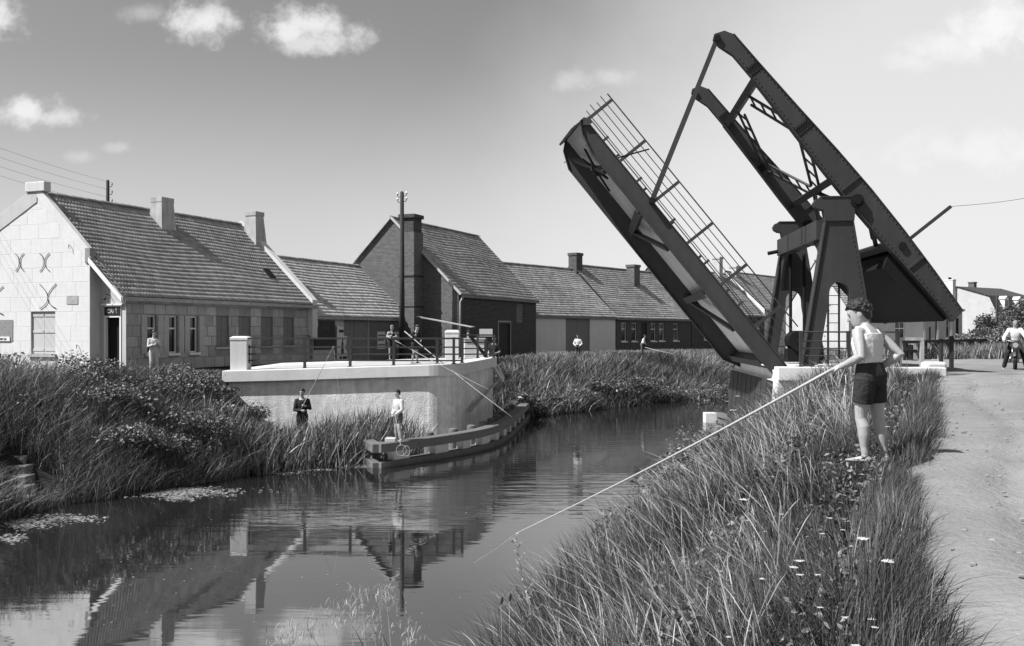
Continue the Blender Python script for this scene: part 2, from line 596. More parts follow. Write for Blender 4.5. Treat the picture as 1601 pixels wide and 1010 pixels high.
q = np.stack([ii[:-1, :-1], ii[:-1, 1:], ii[1:, 1:], ii[1:, :-1]], -1).reshape(-1, 4)
tag(npmesh('dirt_road', R.reshape(-1, 3), [q], ROAD, smooth=True), kind='structure')

# water
def water_mat():
    m = bpy.data.materials.new('canal_water')
    m.use_nodes = True
    n, l = m.node_tree.nodes, m.node_tree.links
    bs = n['Principled BSDF']
    bs.inputs['Base Color'].default_value = (.010,) * 3 + (1,)
    bs.inputs['Roughness'].default_value = .025
    bs.inputs['IOR'].default_value = 6.0
    t = n.new('ShaderNodeTexCoord')
    def noise(sc, loc, det, scale=1.0):
        mp = n.new('ShaderNodeMapping')
        mp.inputs['Scale'].default_value = sc
        mp.inputs['Location'].default_value = loc
        mp.inputs['Rotation'].default_value = (0, 0, math.radians(-6))
        l.new(t.outputs['Object'], mp.inputs[0])
        q = n.new('ShaderNodeTexNoise')
        q.inputs['Scale'].default_value = scale
        q.inputs['Detail'].default_value = det
        q.inputs['Roughness'].default_value = .5
        l.new(mp.outputs[0], q.inputs['Vector'])
        return q.outputs[0]
    a = noise((.55, 3.4, 1), (0, 0, 0), 2)
    b = noise((1.5, 6.5, 1), (5, 3, 0), 2)
    patch = noise((.05, .11, 1), (9.3, 1.2, 0), 2)
    mr = n.new('ShaderNodeMapRange')
    mr.inputs[1].default_value, mr.inputs[2].default_value = .42, .60
    mr.inputs[3].default_value, mr.inputs[4].default_value = .12, 1.0
    l.new(patch, mr.inputs[0])
    ad = n.new('ShaderNodeMath'); ad.operation = 'MULTIPLY_ADD'
    l.new(b, ad.inputs[0]); ad.inputs[1].default_value = .35; l.new(a, ad.inputs[2])
    ml = n.new('ShaderNodeMath'); ml.operation = 'MULTIPLY'
    l.new(ad.outputs[0], ml.inputs[0]); l.new(mr.outputs[0], ml.inputs[1])
    bp = n.new('ShaderNodeBump')
    bp.inputs['Strength'].default_value = .6
    bp.inputs['Distance'].default_value = .015
    l.new(ml.outputs[0], bp.inputs['Height'])
    l.new(bp.outputs[0], bs.inputs['Normal'])
    return m
wm = water_mat()
wy = np.array([-60, -20, 0, 12, 20, 26, 30, 34, 42, 46, 51, 60, 72, 92, 140, 250])
wv, wf = [], []
for y in wy:
    wv += [(float(xL(y)) - 3.5, y, 0), (float(xR(y)) + 3.5, y, 0)]
for i in range(len(wy) - 1):
    wf.append((2 * i, 2 * i + 1, 2 * i + 3, 2 * i + 2))
tag(MB().add(wv, wf).build('canal_water', wm), kind='structure')

# ------------------------------------------------------------------ houses
U1 = V((.379, .925, 0)).normalized()
def frame_for(P0, dirv):
    """local x runs along the front wall (dirv), local y runs back into the house."""
    return math.atan2(dirv.y, dirv.x)
def loc_on_front(px, py, P0, dirv):
    """photo pixel on the plane of a front wall -> (x along the wall, z)"""
    nrm = V((dirv.y, -dirv.x, 0))
    p = onplane(px, py, V((P0[0], P0[1], 0)), nrm)
    return (p - V((P0[0], P0[1], 0))).dot(dirv), p.z

def tile_field(name, x0, x1, ye, ze, yr, zr, m, parent, tw=.21, course=.30, amp=.042, lip=.03, tone=(.75, 1.22), nseg=5, skew0=0.0, skew1=0.0, sag=.05):
    """a pitched field of overlapping tiles from the eave (ye,ze) to the ridge (yr,zr)"""
    S = math.hypot(yr - ye, zr - ze)
    nt, nc = max(2, round((x1 - x0) / tw)), max(2, round(S / course))
    d = np.array([0, (yr - ye) / S, (zr - ze) / S])
    nrm = np.array([0, -d[2], d[1]])
    if nrm[2] < 0: nrm = -nrm
    nv = nt * nseg + 1
    f = np.arange(nv) / nseg
    prof = amp * np.sin(2 * PI * f) + amp * .4 * np.sin(4 * PI * f + 1)
    verts, tones, faces = [], [], []
    base = 0
    for c in range(nc):
        s0, s1 = c / nc, min(1.0, (c + 1.12) / nc)
        js = (rng.random(nt + 1) - .5) * .02
        jj = np.repeat(js, nseg)[:nv]
        tn = rng.uniform(tone[0], tone[1], nt + 1) * (rng.uniform(.9, 1.1))
        tn = np.repeat(tn, nseg)[:nv]
        for s, off in ((s0, -.005), (s0, lip), (s1, .0)):
            xa, xb = x0 + skew0 * s, x1 + skew1 * s
            xs = xa + (xb - xa) * f / nt
            sg = sag * np.sin(xs * .9 + 1) * np.sin(s * 3.0)
            P = np.zeros((nv, 3))
            P[:, 0] = xs
            o = off + (prof if off > -.004 else prof * 1.0) + jj * .35 + sg
            P[:, 1] = ye + d[1] * S * s + nrm[1] * o
            P[:, 2] = ze + d[2] * S * s + nrm[2] * o
            verts.append(P)
            tones.append(tn)
        r0, r1, r2 = base, base + nv, base + 2 * nv
        k = np.arange(nv - 1)
        faces.append(np.stack([r0 + k, r0 + k + 1, r1 + k + 1, r1 + k], -1))
        faces.append(np.stack([r1 + k, r1 + k + 1, r2 + k + 1, r2 + k], -1))
        base += 3 * nv
    o = npmesh(name, np.concatenate(verts), [np.concatenate(faces)], m, parent, tone=np.concatenate(tones))
    o['kind'] = 'stuff'
    return o

def ridge_tiles(x0, x1, y, z, m, parent, step=.38, r=.11):
    n = max(1, round((x1 - x0) / step))
    v, fcs, tn = [], [], []
    for i in range(n):
        a, b = x0 + (x1 - x0) * i / n, x0 + (x1 - x0) * (i + 1.08) / n
        bb = len(v)
        t = random.uniform(.7, 1.1)
        for x, rr in ((a, r * 1.12), (b, r)):
            for k in range(7):
                an = PI * k / 6
                v.append((x, y + math.cos(an) * rr * 1.2, z - .03 + math.sin(an) * rr))
                tn.append(t)
        for k in range(6):
            fcs.append((bb + k, bb + k + 1, bb + 8 + k, bb + 7 + k))
    o = npmesh('ridge_tiles', np.array(v), [np.array(fcs)], m, parent, tone=tn)
    o['kind'] = 'stuff'
    return o

def wall_rect(name, O, X, L, H, ops, m, parent, reveal=.14, inward=None, top=None):
    """flat wall with rectangular openings. O origin, X unit along, Z up; ops = list of (x0,z0,x1,z1). inward = unit into the house.
    top: optional list of (x,z) points: polygon above H."""
    O, X = V(O), V(X)
    inward = V(inward)
    xs = sorted(set([0, L] + [a for o in ops for a in (o[0], o[2])]))
    zs = sorted(set([0, H] + [a for o in ops for a in (o[1], o[3])]))
    mb = MB()
    def P(x, z, d=0): return O + X * x + V((0, 0, z)) + inward * d
    for i in range(len(xs) - 1):
        for j in range(len(zs) - 1):
            cx, cz = (xs[i] + xs[i + 1]) / 2, (zs[j] + zs[j + 1]) / 2
            if any(o[0] < cx < o[2] and o[1] < cz < o[3] for o in ops):
                continue
            mb.add([P(xs[i], zs[j]), P(xs[i + 1], zs[j]), P(xs[i + 1], zs[j + 1]), P(xs[i], zs[j + 1])], [(0, 1, 2, 3)])
    for (a, b, c, d) in ops:
        r = reveal
        for (p, q) in (((a, b), (c, b)), ((c, b), (c, d)), ((c, d), (a, d)), ((a, d), (a, b))):
            mb.add([P(*p), P(*q), P(*q, r), P(*p, r)], [(0, 1, 2, 3)])
    if top:
        mb.add([P(x, z) for x, z in top], [tuple(range(len(top)))])
    # back faces so that no light leaks through
    mb.add([P(0, 0, .3), P(L, 0, .3), P(L, H, .3), P(0, H, .3)], [(0, 1, 2, 3)])
    return mb.build(name, m, parent)

def window(parent, O, X, inward, a, b, c, d, kind='glazed', reveal=.14, frame_m=None, bars=(1, 2), sill=True, shutter_m=None):
    """a window (or closed shutter) set into an opening"""
    O, X, inward = V(O), V(X), V(inward)
    frame_m = frame_m or PAINTW
    def P(x, z, dd=0): return O + X * x + V((0, 0, z)) + inward * dd
    w, h = c - a, d - b
    def bar(mb, x0, z0, x1, z1, d0, d1):
        vs = [P(x0, z0, d0), P(x1, z0, d0), P(x1, z1, d0), P(x0, z1, d0), P(x0, z0, d1), P(x1, z0, d1), P(x1, z1, d1), P(x0, z1, d1)]
        mb.add(vs, [(0, 1, 2, 3), (7, 6, 5, 4), (0, 4, 5, 1), (1, 5, 6, 2), (2, 6, 7, 3), (3, 7, 4, 0)])
    if kind == 'glazed':
        mb = MB()
        t = .055
        e = .004
        bar(mb, a + e, b + e, a + t, d - e, reveal - .06, reveal)
        bar(mb, c - t, b + e, c - e, d - e, reveal - .06, reveal)
        bar(mb, a + t, b + e, c - t, b + t, reveal - .06, reveal)
        bar(mb, a + t, d - t, c - t, d - e, reveal - .06, reveal)
        nv, nh = bars
        for i in range(1, nv):
            x = a + w * i / nv
            bar(mb, x - .02, b + t, x + .02, d - t, reveal - .045, reveal)
        for i in range(1, nh):
            z = b + h * (i / nh if nh > 2 else .66)
            bar(mb, a + t, z - .03, c - t, z + .03, reveal - .05, reveal - .002)
        f = mb.build('window', frame_m, parent)
        g = MB()
        g.add([P(a + .01, b + .01, reveal - .012), P(c - .01, b + .01, reveal - .012), P(c - .01, d - .01, reveal - .012), P(a + .01, d - .01, reveal - .012)], [(0, 1, 2, 3)])
        g.build('pane', GLASS, f)
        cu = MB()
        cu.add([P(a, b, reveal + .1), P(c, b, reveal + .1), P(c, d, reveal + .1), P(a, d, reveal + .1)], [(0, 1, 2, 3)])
        cu.build('dark_backing', DARK, f)  # dark sheet behind the pane, painted as the unlit room
    elif kind == 'shutter':
        f = None
        for s in (0, 1):
            x0, x1 = (a + .01, a + w / 2 - .006) if s == 0 else (a + w / 2 + .006, c - .01)
            mb = MB()
            bar(mb, x0, b + .02, x1, d - .02, .07, .11)
            for z in (b + .12, (b + d) / 2, d - .2):
                bar(mb, x0 + .02, z, x1 - .02, z + .09, .05, .075)
            f = mb.build('shutter', shutter_m or SHUT, parent)
    else:
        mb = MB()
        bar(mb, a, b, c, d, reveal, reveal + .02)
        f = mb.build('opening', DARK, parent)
    if sill:
        mb = MB()
        bar(mb, a - .08, b - .10, c + .08, b - .002, -.09, .10)
        mb.build('window_sill', frame_m if kind != 'shutter' else SHUTL, parent)
    return f

def blocks(wall, O, X, L, rows_z, bw, ops, m, out, jit=.012, tone=(.9, 1.08), clip=None, base=.012, ed=.012):
    """stone blocks, each one a piece standing a little proud of the joint face"""
    O, X, out = V(O), V(X), V(out)
    cache = {}
    for j in range(len(rows_z) - 1):
        z0, z1 = rows_z[j] + .008, rows_z[j + 1] - .008
        x = -bw * (.5 if j % 2 else 0)
        while x < L:
            x1 = x + bw * random.uniform(.93, 1.07)
            spans = [(max(x, 0) + .008, min(x1, L) - .008)]
            for (a, b, c, d) in ops:
                if z1 > b - .02 and z0 < d + .02:
                    ns = []
                    for (p, q) in spans:
                        if c <= p or a >= q: ns.append((p, q)); continue
                        if p < a: ns.append((p, a - .004))
                        if c < q: ns.append((c + .004, q))
                    spans = ns
            for (p, q) in spans:
                if q - p < .06: continue
                zt = z1
                if clip is not None:
                    zt = min(z1, clip(p) - .02, clip(q) - .02)
                    if zt - z0 < .1: continue
                w, h = q - p, zt - z0
                dp = base + random.random() * jit
                mb = MB()
                A = [(0, 0), (w, 0), (w, h), (0, h)]
                B = [(ed, ed), (w - ed, ed), (w - ed, h - ed), (ed, h - ed)]
                vs = [X * a + V((0, 0, b)) for a, b in A] + [X * a + V((0, 0, b)) + out * dp for a, b in B]
                mb.add(vs, [(4, 5, 6, 7), (0, 1, 5, 4), (1, 2, 6, 5), (2, 3, 7, 6), (3, 0, 4, 7)])
                o = mb.build('block', m, wall)
                o.location = O + X * p + V((0, 0, z0)) + out * .001
                settone(o, random.uniform(*tone))
            x = x1

def chimney(parent, x0, x1, y0, y1, z0, z1, m, cap=.06, pots=0, taper=0.0, name='chimney'):
    mb = MB()
    c = ((x0 + x1) / 2, (y0 + y1) / 2)
    rings = []
    for z, e in ((z0, taper), (z1 - .22, 0), (z1 - .218, cap), (z1, cap)):
        rings.append([V((x0 - e, y0 - e, z)), V((x1 + e, y0 - e, z)), V((x1 + e, y1 + e, z)), V((x0 - e, y1 + e, z))])
    mb.loft(rings)
    ch = mb.build(name, m, parent, bevel=.012)
    hb = MB(); hb.box((x0 + .12, y0 + .12, z1 - .05), (x1 - .12, y1 - .12, z1 + .004))
    hb.build('flue', DARK, ch)
    for i in range(pots):
        p = MB()
        xx = x0 + (x1 - x0) * (i + .5) / pots
        p.tube([(xx, c[1], z1 - .02), (xx, c[1], z1 + .35)], [.11, .09], 10)
        p.build('chimney_pot', TILE, ch); settone(parent.children[-1] if False else [k for k in ch.children][-1], .8)
    return ch

def simple_house(name, P0, dirv, L, W, eave, ridge, gz0, wallm, tilem, label, cat='house', ops=(), chims=(), gable_m=None, tw=.17, course=.26, over=.22, group=None, front_y=0.0, nseg=4, verge=True, fascia_m=None, tile_sag=.04):
    """ops: list of (kind, x0,z0,x1,z1, opts)"""
    h = empty(name, (P0[0], P0[1], gz0), frame_for(P0, dirv), label, cat, group)
    X, IN = V((1, 0, 0)), V((0, 1, 0))
    O = V((0, front_y, 0))
    rects = [o[1:5] for o in ops]
    wall_rect('front_wall', O, X, L, eave, rects, wallm, h, inward=IN)
    sl = (ridge - eave) / (W / 2)
    gm = gable_m or wallm
    mb = MB()
    yb, yr, yf = front_y + W, front_y + W / 2, front_y
    for xg in (0, L):
        mb = MB()
        mb.add([(xg, yf, 0), (xg, yb, 0), (xg, yb, eave), (xg, yr, ridge - .02), (xg, yf, eave)], [(0, 1, 2, 3, 4)])
        t = .25 if xg == 0 else -.25
        mb.add([(xg + t, yf + .3, 0), (xg + t, yb, 0), (xg + t, yb, eave), (xg + t, yr, ridge - .3), (xg + t, yf + .3, eave)], [(0, 1, 2, 3, 4)])
        mb.build('gable_wall', gm, h)
    MB().add([(0, yb, 0), (L, yb, 0), (L, yb, eave), (0, yb, eave)], [(0, 1, 2, 3)]).build('rear_wall', wallm, h)
    ze = eave - over * sl
    tile_field('roof_tiles', -.06, L + .06, yf - over, ze + .06, yr, ridge + .06, tilem, h, tw, course, nseg=nseg, sag=tile_sag)
    # the rear slope, plain boards under it
    tile_field('rear_roof_tiles', -.06, L + .06, yb + over, ze + .06, yr, ridge + .06, tilem, h, tw * 2, course * 2, nseg=2, sag=tile_sag)
    ridge_tiles(-.08, L + .08, yr, ridge + .07, tilem, h)
    fb = MB()
    fb.box((-.06, yf - over - .02, ze - .08), (L + .06, yf - over + .03, ze + .045))
    fb.build('eaves_board', fascia_m or WOOD, h)
    for (kind, a, b, c, d, kw) in ops:
        if kind == 'door':
            door(h, O, X, IN, a, b, c, d, **kw)
        else:
            window(h, O, X, IN, a, b, c, d, kind=kind, **kw)
    for (x0, x1, y0, y1, zt, m, pots) in chims:
        zb = eave + (ridge - eave) * (1 - abs((y0 + y1) / 2 - yr) / (W / 2)) - .5
        chimney(h, x0, x1, y0, y1, zb, zt, m, pots=pots)
    return h

def door(parent, O, X, inward, a, b, c, d, m=None, planks=4, leaves=1, depth=.12):
    O, X, inward = V(O), V(X), V(inward)
    m = m or WOOD
    def P(x, z, dd=0): return O + X * x + V((0, 0, z)) + inward * dd
    def bar(mb, x0, z0, x1, z1, d0, d1):
        vs = [P(x0, z0, d0), P(x1, z0, d0), P(x1, z1, d0), P(x0, z1, d0), P(x0, z0, d1), P(x1, z0, d1), P(x1, z1, d1), P(x0, z1, d1)]
        mb.add(vs, [(0, 1, 2, 3), (7, 6, 5, 4), (0, 4, 5, 1), (1, 5, 6, 2), (2, 6, 7, 3), (3, 7, 4, 0)])
    w = (c - a) / leaves
    for k in range(leaves):
        base = MB(); bar(base, a + k * w + .01, b + .01, a + (k + 1) * w - .01, d - .01, depth, depth + .03)
        dr = base.build('door', m, parent)
        for i in range(planks):
            x0 = a + k * w + .015 + (w - .03) * i / planks
            p = MB(); bar(p, x0 + .006, b + .015, x0 + (w - .03) / planks - .006, d - .015, depth - .028 + random.random() * .008, depth - .001)
            p.build('plank', m, dr)
        hd = MB(); hx = a + (k + (.85 if k == 0 else .12)) * w
        hd.tube([P(hx, b + 1.0, depth - .03), P(hx, b + 1.0, depth - .08)], .018, 6)
        hd.tube([P(hx - .05, b + 1.0, depth - .08), P(hx + .05, b + 1.0, depth - .08)], .012, 6)
        hd.build('handle', IRON, dr)
    return dr

# ---- the café ------------------------------------------------------
GL = 2.45
P0C = V((-14.6, 36.55, GL))
cafe = empty('cafe_house', P0C, frame_for(P0C, U1), 'whitewashed canalside café with tiled roof and iron wall ties on its gable', 'house')
EV, RG, YR, YB = 3.0, 6.75, 3.9, 9.4
CL = 12.55      # length of the house
REC = .5        # the doorway wall stands back from the gable
GY0 = 1.26      # where the gable wall begins
SLF = (RG - EV) / YR
SLB = .52
X, IN = V((1, 0, 0)), V((0, 1, 0))
# gable (plane x=0): along -y direction in the picture: local along-axis runs from the back to the front
GO, GXD = V((0, YB, 0)), V((0, -1, 0))
def gy(px, py):      # photo pixel on the gable plane -> (distance from the back corner, z)
    p = onplane(px, py, P0C, U1) - P0C
    back = V((-U1.y, U1.x, 0))
    return YB - p.dot(back), p.z
gL = YB - GY0
def gtop(s):         # height of the roof line over the gable at distance s from the back
    y = YB - s
    return RG - (YR - y) * SLF if y < YR else RG - (y - YR) * SLB
a0, zt0 = gy(48, 487); a1, zb0 = gy(86, 556)
gops = [(a0, max(.62, zb0), a1, zt0)]
b0, zz1 = gy(-40, 500); b1, zz0 = gy(25, 528)
gw = wall_rect('gable_wall', GO, GXD, gL, EV, gops, WHITE, cafe, inward=V((1, 0, 0)),
               top=[(0, EV), (gL, EV), (gL, gtop(gL) - .02), (YB - YR, RG - .02), (0, gtop(0) - .02)])
rows = [0.0]
while rows[-1] < 6.6: rows.append(rows[-1] + .56)
blocks(gw, GO, GXD, gL, rows, 1.02, gops, WHITEBLK, V((-1, 0, 0)), jit=.002, tone=(.975, 1.01), clip=gtop, base=.002, ed=.003)
window(cafe, GO, GXD, V((1, 0, 0)), *gops[0], kind='shutter', shutter_m=SHUTW, sill=True)
# return of the gable wall towards the doorway, doorway wall
MB().add([(0, GY0, 0), (REC, GY0, 0), (REC, GY0, 4.0), (0, GY0, 4.2)], [(0, 1, 2, 3)]).build('gable_return', WHITE, cafe)
DO, DXD = V((REC, GY0, 0)), V((0, -1, 0))
def dyv(px, py):
    p = onplane(px, py, P0C + U1 * REC, U1) - P0C
    return GY0 - p.dot(V((-U1.y, U1.x, 0))), p.z
d0 = .22; d1 = 1.04; dz = 2.02
dops = [(d0, .0, d1, 2.47)]
wall_rect('doorway_wall', DO, DXD, GY0, EV + .0, dops, PLASTER, cafe, inward=V((1, 0, 0)), top=[(0, EV), (GY0, EV), (0, EV + GY0 * SLF - .05)])
fm = MB()
fm.box((REC - .03, GY0 - d1 - .0, 0), (REC + .1, GY0 - d1 + .07, 2.47))
fm.box((REC - .03, GY0 - d0 - .07, 0), (REC + .1, GY0 - d0, 2.47))
fm.box((REC - .034, GY0 - d1 + .07, 2.02), (REC + .1, GY0 - d0 - .07, 2.09))
fm.box((REC - .034, GY0 - d1 + .07, 2.42), (REC + .1, GY0 - d0 - .07, 2.47))
fm.box((REC - .10, GY0 - d1 - .1, 2.47), (REC - .002, GY0 - d0 + .1, 2.53))
fm.build('door_frame', PAINTW, cafe)
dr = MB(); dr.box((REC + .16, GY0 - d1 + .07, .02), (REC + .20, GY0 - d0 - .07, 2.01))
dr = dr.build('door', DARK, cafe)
hd = MB(); hd.tube([(REC + .16, GY0 - d1 + .16, 1.0), (REC + .10, GY0 - d1 + .16, 1.0)], .02, 8); hd.build('handle', CHROME, dr)
sg = MB(); sg.box((REC - .05, GY0 - d1 + .03, 2.095), (REC - .036, GY0 - d0 - .03, 2.415))
sg = sg.build('cafe_sign', BOARD, cafe)
text('lettering', 'CAFÉ', .21, LETTER, sg, (REC - .057, GY0 - (d0 + d1) / 2, 2.245), (0, -1, 0), (0, 0, 1), bold=.006)
ln = MB(); ln.tube([(REC - .002, GY0 - .5, 2.85), (REC - .25, GY0 - .5, 2.9), (REC - .3, GY0 - .52, 2.78)], .015, 6); ln.ball((REC - .3, GY0 - .52, 2.72), .06)
ln.build('lamp_bracket', IRON, cafe)
# front wall, x from REC
def fx(px, py=500):
    a, z = loc_on_front(px, py, P0C, U1)
    return a, z - GL
fops = []
for pa, pb in ((229, 244), (263, 277), (296, 309)):
    fops.append(('glazed', fx(pa)[0], .64, fx(pb)[0], 2.12))
for pa, pb in ((337, 357), (372, 391), (407, 426), (442, 459)):
    fops.append(('shutter', fx(pa)[0], .85, fx(pb)[0], 2.16))
rects = [(o[1] - REC, o[2], o[3] - REC, o[4]) for o in fops]
fw = wall_rect('front_wall', V((REC, 0, 0)), X, CL - REC, EV, rects, STONEWALL, cafe, inward=IN)
rows = [0, .45, .9, 1.3, 1.72, 2.16, 2.55, 2.95]
blocks(fw, V((REC, 0, 0)), X, CL - REC, rows, .62, rects, STONE, V((0, -1, 0)), jit=.016, tone=(.75, 1.12))
for (k, a, b, c, d) in fops:
    window(cafe, V((0, 0, 0)), X, IN, a, b, c, d, kind=k, bars=(1, 2), shutter_m=SHUT)
    if k == 'glazed':      # open shutters folded back on both sides
        w = .30
        for sx in (a - w - .03, c + .03):
            mb = MB(); mb.box((sx, -.055, b), (sx + w, -.028, d))
            for z in (b + .1, (b + d) / 2, d - .2):
                mb.box((sx + .03, -.068, z), (sx + w - .03, -.054, z + .08))
            mb.build('open_shutter', SHUTL, cafe)
for px in (360, 430):
    a, _ = fx(px)
    mb = MB(); mb.box((a, -.012, .12), (a + .25, .02, .26)); mb.build('air_vent', DARK, cafe)
MB().box((REC, YB - .2, 0), (CL, YB, EV + 1)).build('rear_wall', PLASTER, cafe)
# roof
tile_field('roof_tiles', .18, CL - .1, -.28, EV - .28 * SLF + .08, YR, RG + .08, TILE, cafe, .16, .24, amp=.045, lip=.03, nseg=6)
tile_field('verge_tiles', -.06, .18, -.28, EV - .28 * SLF + .08, GY0 - .02, EV + (GY0 - .02) * SLF + .08, TILE, cafe, .16, .24, amp=.045, lip=.03, nseg=6)
tile_field('rear_roof_tiles', .18, CL - .1, YB + .3, RG - (YB + .3 - YR) * SLB + .05, YR, RG + .08, TILE, cafe, .5, .6, nseg=2)
ridge_tiles(.2, CL - .3, YR, RG + .09, TILE, cafe)
gut = MB()
gut.box((-.08, -.40, EV - .28 * SLF - .10), (CL + .1, -.27, EV - .28 * SLF + .04))
gut.build('gutter', WOODL, cafe)
sof = MB(); sof.box((REC, -.27, EV - .20), (CL, -.003, EV - .12)); sof.build('soffit', WOOD, cafe)
bb = MB()
za = EV - .28 * SLF
bb.prism([(-.34, za - .16), (GY0 - .01, EV + GY0 * SLF - .16), (GY0 - .01, EV + GY0 * SLF + .05), (-.34, za + .03)], .05, (-.075, 0, 0), (0, 1, 0), (0, 0, 1))
bb = bb.build('bargeboard', PAINTW, cafe)
for yy in (.15, .55, .95):
    q = MB(); z = EV + yy * SLF - .12
    q.tube([(REC, yy, z - .32), (REC - .22, yy, z - .26), (REC - .42, yy, z - .06)], .035, 6); q.build('bracket', PAINTW, bb)
# gable parapet with coping
def coping(x0, x1, y0, y1, f, h, m, parent, name='coping', th=.12, under=.35):
    mb = MB()
    n = 10
    rings = []
    for i in range(n + 1):
        y = y0 + (y1 - y0) * i / n
        z = f(y)
        rings.append([V((x0, y, z - under)), V((x1, y, z - under)), V((x1, y, z + h)), V((x0, y, z + h))])
    mb.loft(rings)
    return mb.build(name, m, parent, bevel=.01)
rf = lambda y: RG - (YR - y) * SLF if y < YR else RG - (y - YR) * SLB
coping(-.03, .2, GY0, YR, rf, .34, WHITE, cafe, under=.10)
coping(-.03, .2, YR, YB, rf, .34, PLASTER, cafe, under=.3)
mb = MB(); mb.box((-.09, YR - .45, RG + .1), (.24, YR + .55, RG + .48)); mb.build('apex_stone', CONC, cafe, bevel=.03)
mb = MB(); mb.box((-.055, GY0 - .06, 4.05), (.21, GY0 + .2, 4.62)); mb.build('kneeler_stone', STONEWALL, cafe, bevel=.02)
coping(CL - .15, CL + .28, -.28, YR, lambda y: RG - (YR - y) * SLF, .30, WHITE, cafe, under=1.6)
coping(CL - .15, CL + .28, YR, YB, lambda y: RG - (y - YR) * SLB, .30, WHITE, cafe, under=1.6)
MB().add([(CL + .1, 0, 0), (CL + .1, YB, 0), (CL + .1, YB, 3.6), (CL + .1, YR, RG), (CL + .1, 0, EV)], [(0, 1, 2, 3, 4)]).build('far_gable_wall', WHITE, cafe)
chimney(cafe, 5.75, 6.5, 3.0, 3.6, 5.4, 7.35, CHIM, cap=.015, taper=.12)
chimney(cafe, CL - .35, CL + .3, 2.9, 3.5, 5.4, 7.45, CHIM, cap=.03, taper=.15)
mb = MB(); mb.box((9.6, 1.0, EV + 1.0 * SLF + .1), (10.0, 1.55, EV + 1.55 * SLF + .12)); 
sk = MB(); sk.prism([(-.3, -.02), (.3, -.02), (.3, .05), (-.3, .05)], .4, (11.0, 1.2, EV + 1.2 * SLF + .1), (0, .716, .698), (0, -.698, .716)); sk.build('skylight', STEELD, cafe)
# iron wall ties: curved X and Y shapes
def tie(px, py, w, h, kind):
    s, z = gy(px, py)
    mb = MB()
    def pt(a, b): return V((-.03, YB - s - a, z + b))
    if kind == 'x':
        for sg_ in (-1, 1):
            mb.tube([pt(sg_ * w * math.sin(t) * (1 if True else 1) * 0 + sg_ * w * (.10 + .9 * abs(t) ** 2.6), h * t) for t in np.linspace(-1, 1, 15)], .012, 6)
    else:
        for sg_ in (-1, 1):
            mb.tube([pt(sg_ * (w * max(0, t) ** 1.5 + w * 1.0 * max(0, -t) ** 3), h * t) for t in np.linspace(-1, 1, 15)], .012, 6)
    mb.build('wall_tie', IRON, cafe, smooth=True)
for px, py, w, h, k in ((31, 410, .22, .34, 'x'), (70, 410, .25, .34, 'x'), (75, 463, .42, .47, 'y'), (-12, 470, .6, .55, 'y')):
    tie(px, py, w, h, k)
s, z = gy(113, 469)
mb = MB(); mb.box((-.021, YB - s - .28, z - .16), (-.003 - .012, YB - s + .28, z + .16)); mb.build('faded_plaque', mat('faded_plaque', .52, .9, .4, 9, .1), cafe)
s, z = gy(4, 517)
mb = MB(); mb.box((-.022, YB - s - .55, z - .42), (-.016, YB - s + .9, z + .42)); mb.build('bare_patch', mat('bare_render', .36, .95, .4, 14, .6), cafe)
s, z = gy(3, 530)
mb = MB(); mb.box((-.05, YB - s - .45, z - .08), (-.026, YB - s + .8, z + .09)); np_ = mb.build('name_plate', PAINTW, cafe)
text('lettering', '& SOHN S.E.', .11, IRON, np_, (-.058, YB - s - .0, z), (0, -1, 0), (0, 0, 1))
for px, py in ((35, 556), (101, 556), (122, 540), (110, 384)):
    s, z = gy(px, py)
    mb = MB(); mb.tube([(-.02, YB - s, z), (-.1, YB - s, z + .02), (-.12, YB - s - .04, z - .12)], .014, 5); mb.build('wall_hook', IRON, cafe)

# ---- the shed next door --------------------------------------------
P0S = P0C + U1 * (CL + .3)
SL_ = 9.9
def sx_(px, py=520):
    a, z = loc_on_front(px, py, P0S, U1); return a, z - GL
xd0, xd1 = sx_(537)[0], sx_(576)[0]
shed = simple_house('shed', P0S, U1, SL_, 7.0, 2.38, 5.35, GL, PLASTER, TILEL, 'low tiled shed with posters and a plank door, joined to the café', 'shed',
    ops=[('door', xd0, 0, xd1, 2.15, dict(m=WOOD, planks=7, leaves=1))], nseg=5, tw=.16, course=.26, fascia_m=WOODL)
mb = MB(); xa, xb = sx_(577)[0], SL_; mb.box((xa, -.03, 0), (xb, -.004, 2.1)); mb.build('boarded_wall', WOOD, shed)
for i in range(9):
    mb = MB(); x = xa + (xb - xa) * i / 9; mb.box((x + .01, -.055, .02), (x + (xb - xa) / 9 - .01, -.031, 2.08)); mb.build('plank', mat('brown_plank', .22, .85, .3, 4, .3, streak=.3), shed)
# big dark advertising board
xa, xb = sx_(481)[0], sx_(521)[0]
xa = max(xa, .05)
bd = MB(); bd.box((xa, -.09, .62), (xb, -.035, 2.05)); bd = bd.build('advertising_board', BOARD, shed)
xm = (xa + xb) / 2
for s_, z, b in ((.16, 1.72, 'AU BON'), (.12, 1.60, 'TABAC - BIERE'), (.12, 1.36, 'A GAGNER'), (.30, 1.16, 'LES "PREMIERE CHANCE"'), (.15, .80, 'ICI  AU  COMPTOIR')):
    t = text('lettering', b, s_, mat('faded_lettering', .17, .8, .4, 18, 0), bd, (xm, -.094, z), (1, 0, 0), (0, 0, 1))
    wdt = t.dimensions.x
    if wdt > (xb - xa) * .94:
        t.matrix_local = t.matrix_local @ Matrix.Diagonal((((xb - xa) * .94) / wdt, 1, 1, 1))
mb = MB(); mb.box((xa - .02, -.115, 1.72), (xa + .22, -.095, 2.02)); mb.build('paper_notice', PAPER, bd)
